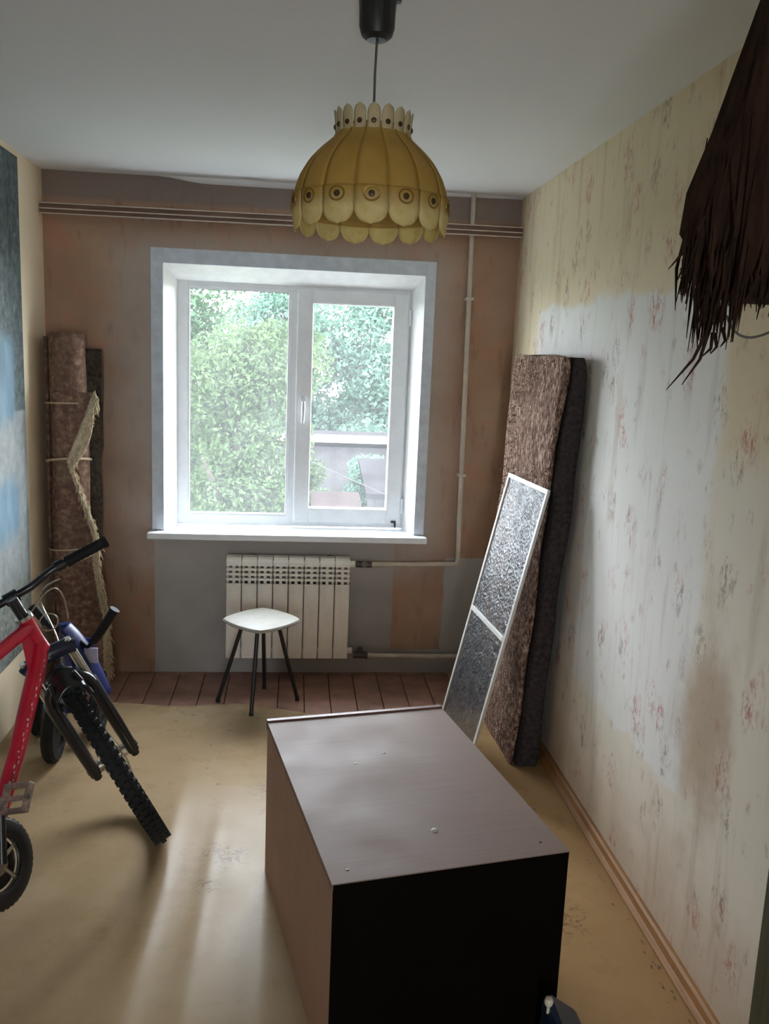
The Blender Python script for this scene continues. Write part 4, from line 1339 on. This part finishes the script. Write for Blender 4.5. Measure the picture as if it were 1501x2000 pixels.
# tapering body: outline is (z, x_left, x_right)
OUT = [(2.504, 2.100, 2.180), (2.44, 2.062, 2.215), (2.32, 1.998, 2.255), (2.20, 1.970, 2.285), (2.10, 1.948, 2.300), (2.00, 1.915, 2.310), (1.93, 1.905, 2.312), (1.87, 1.945, 2.305), (1.82, 1.985, 2.28)]
vs, fs = [], []
NSG = 28
for (z, xl, xr) in OUT:
    cx, hx = (xl + xr) / 2, (xr - xl) / 2
    hy = min(0.085, 0.03 + hx * 0.45)
    for k in range(NSG):
        a = 2 * math.pi * k / NSG
        w_ = 1 + 0.05 * math.sin(5 * a + z * 9) + 0.04 * math.sin(11 * a)
        vs.append((cx + hx * w_ * math.cos(a) - bo.x, BY + hy * w_ * math.sin(a) - bo.y, z - bo.z))
for j in range(len(OUT) - 1):
    for k in range(NSG):
        k2 = (k + 1) % NSG
        fs.append((j * NSG + k, j * NSG + k2, (j + 1) * NSG + k2, (j + 1) * NSG + k))
fs.append(tuple(range(NSG)))
fs.append(tuple(range((len(OUT) - 1) * NSG, len(OUT) * NSG)))
MB().add(vs, fs).build('bundle_body', M['fibre'], bun, smooth=True, angle=60)
def out_at(z):
    for a, b in zip(OUT, OUT[1:]):
        if z >= b[0]:
            t_ = (a[0] - z) / (a[0] - b[0])
            return a[1] + (b[1] - a[1]) * t_, a[2] + (b[2] - a[2]) * t_
    return OUT[-1][1], OUT[-1][2]
def low_env(x):
    env = [(1.86, 1.92), (1.885, 1.90), (1.90, 1.84), (1.935, 1.80), (1.955, 1.735), (1.985, 1.745), (2.01, 1.79), (2.05, 1.80), (2.09, 1.84), (2.2, 1.87), (2.32, 1.92)]
    for (a, za), (b, zb) in zip(env, env[1:]):
        if x <= b:
            return za + (zb - za) * (x - a) / (b - a)
    return 1.92
mb = MB()
for i in range(620):
    z0 = random.uniform(1.86, 2.12)
    xl, xr = out_at(z0)
    cx, hx = (xl + xr) / 2, (xr - xl) / 2
    a = random.uniform(0, 2 * math.pi)
    hy = min(0.085, 0.03 + hx * 0.45)
    p = Vector((cx + hx * 0.96 * math.cos(a), BY + hy * 0.96 * math.sin(a), z0))
    if random.random() < 0.45:                       # from inside the bottom
        u = random.uniform(-1, 1)
        p = Vector((cx + hx * u, BY + random.uniform(-hy, hy) * 0.8, z0))
    xe = p.x + (p.x - 2.12) * random.uniform(0.05, 0.35) * (z0 - 1.75) + random.uniform(-0.015, 0.015)
    ze = low_env(xe) + random.expovariate(1 / 0.05) - random.uniform(0, 0.02)
    ze = min(ze, z0 - 0.05)
    q = Vector((xe, p.y + random.uniform(-0.02, 0.02), ze))
    xm = p.lerp(q, 0.55) + Vector((random.uniform(-.01, .01), random.uniform(-.01, .01), 0))
    r0 = random.uniform(0.0022, 0.005)
    mb.tube([p - bo, xm - bo, q - bo], [0.001, r0, 0.0007], 4)
# a few long strays
for (x0, z0, x1, z1) in ((1.965, 1.78, 1.889, 1.655), (1.962, 1.77, 1.917, 1.665), (1.968, 1.76, 1.948, 1.715), (1.972, 1.76, 1.965, 1.722), (1.985, 1.77, 1.982, 1.735), (1.90, 1.93, 1.872, 1.865), (1.915, 1.92, 1.895, 1.85), (1.94, 1.9, 1.925, 1.83)):
    a, b = Vector((x0, BY - 0.01, z0)), Vector((x1, BY - 0.015, z1))
    mb.tube([a - bo, a.lerp(b, 0.5) + Vector((0.008, 0, -0.006)) - bo, b - bo], [0.004, 0.003, 0.0008], 5)
tag(mb.build('fringe', M['fibre'], bun), kind='stuff')
cordp = bez(Vector((1.985, BY - 0.02, 1.79)), Vector((2.01, BY - 0.02, 1.735)), Vector((2.05, BY - 0.02, 1.745)), Vector((2.12, BY - 0.03, 1.80)), 20) 
cordp += bez(cordp[-1], cordp[-1] + Vector((0.06, 0, 0.05)), Vector((2.22, BY, 1.84)), Vector((2.26, BY, 1.95)), 10)[1:]
MB().tube([p - bo for p in cordp], 0.0022, 6).build('hanging_cord', M['flex'], bun, smooth=True)

# ------------------------------------------------------------------ small blue case at the cabinet's front corner
M['navy'] = plain('dark_blue_plastic', srgb(30, 48, 74), 0.4, 0.5)
M['ivory'] = plain('ivory_plastic_knob', srgb(222, 218, 196), 0.35, 0.5)
pc = thing('plastic_case', (1.895, 1.745, 0.0), 'dark blue plastic case with round ivory knob beside the black cabinet front', 'case')
po = Vector(pc.location)
mb = MB().prism([(1.845, 0.003), (1.945, 0.003), (1.935, 0.150), (1.925, 0.160), (1.868, 0.200), (1.855, 0.198), (1.848, 0.180)], 'y', 1.690, 1.790)
mb.xform(lambda p: p - po).build('case_body', M['navy'], pc)
mb = MB().lathe([(0.0, 0.226), (0.008, 0.224), (0.0115, 0.216), (0.009, 0.207), (0.004, 0.202), (0.004, 0.185), (0.0, 0.185)], 16, 'z', (1.850, 1.750, 0.0))
mb.xform(lambda p: p - po).build('knob', M['ivory'], pc, smooth=True)
mb = MB().box(1.866, 1.872, 1.6885, 1.6905, 0.05, 0.175)
mb.box(1.885, 1.891, 1.6885, 1.6905, 0.05, 0.16)
mb.xform(lambda p: p - po).build('clasp', M['chrome'], pc)

# ------------------------------------------------------------------ outdoors
GZ = -4.2
M['grass'] = plain('rough_grass', srgb(56, 66, 38), 0.95, 0.1, var=0.3, scale=1.2)
M['bark'] = plain('grey_bark', srgb(50, 46, 40), 0.95, 0.1, var=0.3, scale=14, bump=0.5)
def leaf_mat(name, a, b):
    return translucent(name, a, b, 14.0, 0.35, 0.7, 0.06)
M['leaf_y'] = leaf_mat('yellow_green_leaves', srgb(22, 34, 20), srgb(66, 82, 54))
M['leaf_b'] = leaf_mat('blue_green_leaves', srgb(42, 64, 53), srgb(80, 104, 90))
M['leaf_m'] = leaf_mat('mid_green_leaves', srgb(30, 46, 32), srgb(60, 78, 58))
tag(MB().box(-45, 45, 6, 120, GZ - 0.2, GZ).build('ground', M['grass']), 'rough grass yard outside', 'ground', kind='structure')

def crown_mesh(blobs, n, size, seed):
    r = np.random.default_rng(seed)
    vol = np.array([b[3] * b[4] * b[5] for b in blobs]) ** (2 / 3)
    idx = r.choice(len(blobs), n, p=vol / vol.sum())
    B = np.array(blobs)[idx]
    d = r.normal(size=(n, 3)); d /= np.linalg.norm(d, axis=1)[:, None]
    rad = r.uniform(0.55, 1.02, n) ** 0.7
    c = B[:, :3] + d * B[:, 3:6] * rad[:, None]
    u = r.normal(size=(n, 3)); u /= np.linalg.norm(u, axis=1)[:, None]
    w = np.cross(u, r.normal(size=(n, 3))); w /= np.linalg.norm(w, axis=1)[:, None]
    s = size * r.uniform(0.6, 1.3, n)[:, None]
    v = np.empty((n, 4, 3))
    v[:, 0] = c - u * s; v[:, 1] = c + w * s * 0.45; v[:, 2] = c + u * s; v[:, 3] = c - w * s * 0.45
    return v.reshape(-1, 3)
def leaves(name, v, mat, parent):
    n = len(v) // 4
    me = bpy.data.meshes.new(name)
    me.vertices.add(4 * n); me.loops.add(4 * n); me.polygons.add(n)
    me.vertices.foreach_set('co', v.astype(np.float32).ravel())
    me.loops.foreach_set('vertex_index', np.arange(4 * n, dtype=np.int32))
    me.polygons.foreach_set('loop_start', np.arange(0, 4 * n, 4, dtype=np.int32))
    me.update(calc_edges=True)
    me.materials.append(mat)
    o = bpy.data.objects.new(name, me)
    COL.objects.link(o)
    o.parent = parent
    tag(o, kind='stuff')
    return o
def tree(x, y, label, top, rx, n, size, mat, seed, low_z=None, group=None, name='tree', cat='tree', nbl=16):
    t = thing(name, (x, y, GZ), label, cat, group=group)
    r = random.Random(seed)
    h = top - GZ
    lowh = (low_z - GZ) if low_z is not None else h * 0.25
    blobs = []
    for k in range(nbl):
        f = r.random()
        a = r.uniform(0, 6.28)
        rr = rx * r.uniform(0.1, 0.75) * (1 - 0.45 * f)
        sz = rx * r.uniform(0.30, 0.52)
        blobs.append((rr * math.cos(a), rr * math.sin(a), lowh + (h - lowh) * (0.08 + 0.80 * f), sz, sz, sz * 0.8))
    leaves('foliage', crown_mesh(blobs, n, size, seed), mat, t)
    if name == 'tree':
        MB().tube([(0, 0, 0), (0.05, 0.02, h * 0.4), (-0.03, 0.05, h * 0.85)], [0.03 * h, 0.02 * h, 0.006 * h], 8).build('trunk', M['bark'], t, smooth=True)
        for k in range(5):
            a = r.uniform(0, 6.28)
            z = h * r.uniform(0.35, 0.6)
            MB().tube([(0, 0, z), (rx * 0.3 * math.cos(a), rx * 0.3 * math.sin(a), z + h * 0.12), (rx * 0.65 * math.cos(a), rx * 0.65 * math.sin(a), z + h * 0.22)], [0.012 * h, 0.008 * h, 0.003 * h], 6).build('branch', M['bark'], t, smooth=True)
    else:
        for k in range(4):
            a = r.uniform(0, 6.28)
            MB().tube([(0, 0, 0), (0.2 * rx * math.cos(a), 0.2 * rx * math.sin(a), h * 0.5), (0.5 * rx * math.cos(a), 0.5 * rx * math.sin(a), h * 0.8)], [0.02, 0.015, 0.006], 6).build('stem', M['bark'], t, smooth=True)
    return t
tree(0.45, 12.0, 'large yellow green leafy tree close behind the left window pane', 2.15, 1.6, 42000, 0.045, M['leaf_y'], 11, low_z=-2.6, nbl=36)
tree(-0.7, 15.5, 'thin leafed green tree at the upper left of the window view', 3.5, 2.0, 14000, 0.06, M['leaf_m'], 12, low_z=-1.0, nbl=40)
far = [(-4.5, 30, 4.4, 3.2), (0.5, 33, 4.0, 3.4), (4.0, 31, 4.3, 3.3), (7.5, 34, 4.6, 3.6), (-9.0, 33, 4.7, 3.6), (12.0, 33, 4.4, 3.6)]
fl = ['blue green far tree left of the middle beyond the sheds', 'broad blue green far tree seen between both window panes', 'blue green far tree right above the pale roof edge', 'far tree at the right side of the window view', 'far tree beyond the left edge of the window view', 'far tree beyond the right edge of the window view']
for i, (x, y, tp, rx) in enumerate(far):
    tree(x, y, fl[i], tp, rx, 22000, 0.115, M['leaf_b'], 30 + i, low_z=-2.2, group='trees beyond the sheds')
# sheds
M['cream_board'] = plain('cream_fascia_board', srgb(150, 138, 126), 0.8, 0.2, var=0.1, scale=3)
M['grey_board'] = plain('weathered_grey_boards', srgb(60, 58, 59), 0.95, 0.0, var=0.2, scale=4)
M['grey_roof'] = plain('grey_roofing', srgb(34, 33, 34), 0.95, 0.0, var=0.15, scale=2)
M['pink_roof'] = plain('faded_pinkish_roofing', srgb(40, 34, 33), 0.95, 0.0, var=0.15, scale=2)
t = thing('shed', (3.2, 20, GZ), 'long grey shed with pale cream roof edge outside the right pane', 'shed')
MB().box(-2.4, 5.0, 0.0, 3.0, 0.0, 3.80).build('wall', M['grey_board'], t)
MB().box(-2.6, 5.2, -0.30, -0.22, 3.93, 4.10).build('fascia', M['cream_board'], t)
MB().prism([(-0.26, 4.06), (3.2, 3.9), (3.2, 3.8), (-0.26, 3.92)], 'x', -2.6, 5.2).build('roof', M['grey_roof'], t)
for x in (-1.6, 0.2, 2.0, 3.8):
    MB().box(x, x + 1.2, -0.04, 0.01, 0.0, 2.2).build('door', M['grey_roof'], t)
t = thing('shed', (3.4, 15.4, GZ), 'small shed with grey sloping roof at the lower right of the window view', 'shed')
MB().box(-0.7, 1.6, 0, 1.7, 0, 3.45).build('wall', M['grey_board'], t)
MB().prism([(-0.3, 3.50), (1.9, 3.87), (1.9, 3.77), (-0.3, 3.40)], 'x', -0.9, 1.8).build('roof', M['grey_roof'], t)
t = thing('shed', (1.72, 10.6, GZ), 'low shed with faded pinkish roof at the foot of the right pane', 'shed')
MB().box(-0.20, 0.30, 0, 0.8, 0, 3.85).build('wall', M['grey_board'], t)
MB().prism([(-0.15, 3.90), (0.95, 4.08), (0.95, 4.00), (-0.15, 3.82)], 'x', -0.27, 0.38).build('roof', M['pink_roof'], t)
bushes = [(1.45, 17.9, -0.40, 0.85, 'leaf_y'), (2.75, 18.2, -0.30, 0.85, 'leaf_b'), (4.2, 18.8, -0.5, 0.7, 'leaf_m'), (1.55, 13.6, -0.30, 0.50, 'leaf_y'), (2.45, 13.2, -0.75, 0.45, 'leaf_b')]
bl = ['yellow green bush left in the right pane below the pale roof edge', 'blue green bush in the middle of the right pane', 'mid green bush against the long grey shed', 'yellow green bush low beside the window mullion', 'blue green bush between the two low sheds']
for i, (x, y, tp, rx, mt) in enumerate(bushes):
    tree(x, y, bl[i], tp, rx, 8000, 0.055, M[mt], 60 + i, low_z=tp - 2.2, name='bush', cat='bush', group='bushes between the sheds')
# overhead cable
ca_, cb_ = Vector((1.448, 15.0, -0.123)), Vector((2.905, 15.0, -0.727))
cpts = [ca_.lerp(cb_, -6 + 13 * i / 40) + Vector((0, 0, 0.0016 * (i - 20) ** 2)) for i in range(41)]
o = MB().tube([p - cpts[0] for p in cpts], 0.008, 6).build('overhead_cable', M['grey_board'], smooth=True)
o.location = cpts[0]
tag(o, 'thin pale overhead cable crossing the right pane diagonally', 'cable')

# ------------------------------------------------------------------ plaster crumbs along the right skirting
mb = MB()
for i in range(70):
    y = random.uniform(1.75, 3.1)
    x = W - 0.034 - random.expovariate(1 / 0.035)
    r = random.uniform(0.0015, 0.006)
    c = Vector((x, y, 0.0035 + r * 0.5))
    vs = [c + Vector((random.uniform(-1, 1), random.uniform(-1, 1), random.uniform(-.6, .6))) * r for _ in range(5)]
    mb.add(vs, [(0, 1, 2), (0, 2, 3), (0, 3, 4), (1, 2, 4), (2, 3, 4), (0, 1, 4)])
o = mb.build('plaster_crumbs', M['crumb'], recalc=False)
tag(o, 'pale plaster crumbs scattered on the floor along the right skirting', 'crumbs', kind='stuff')
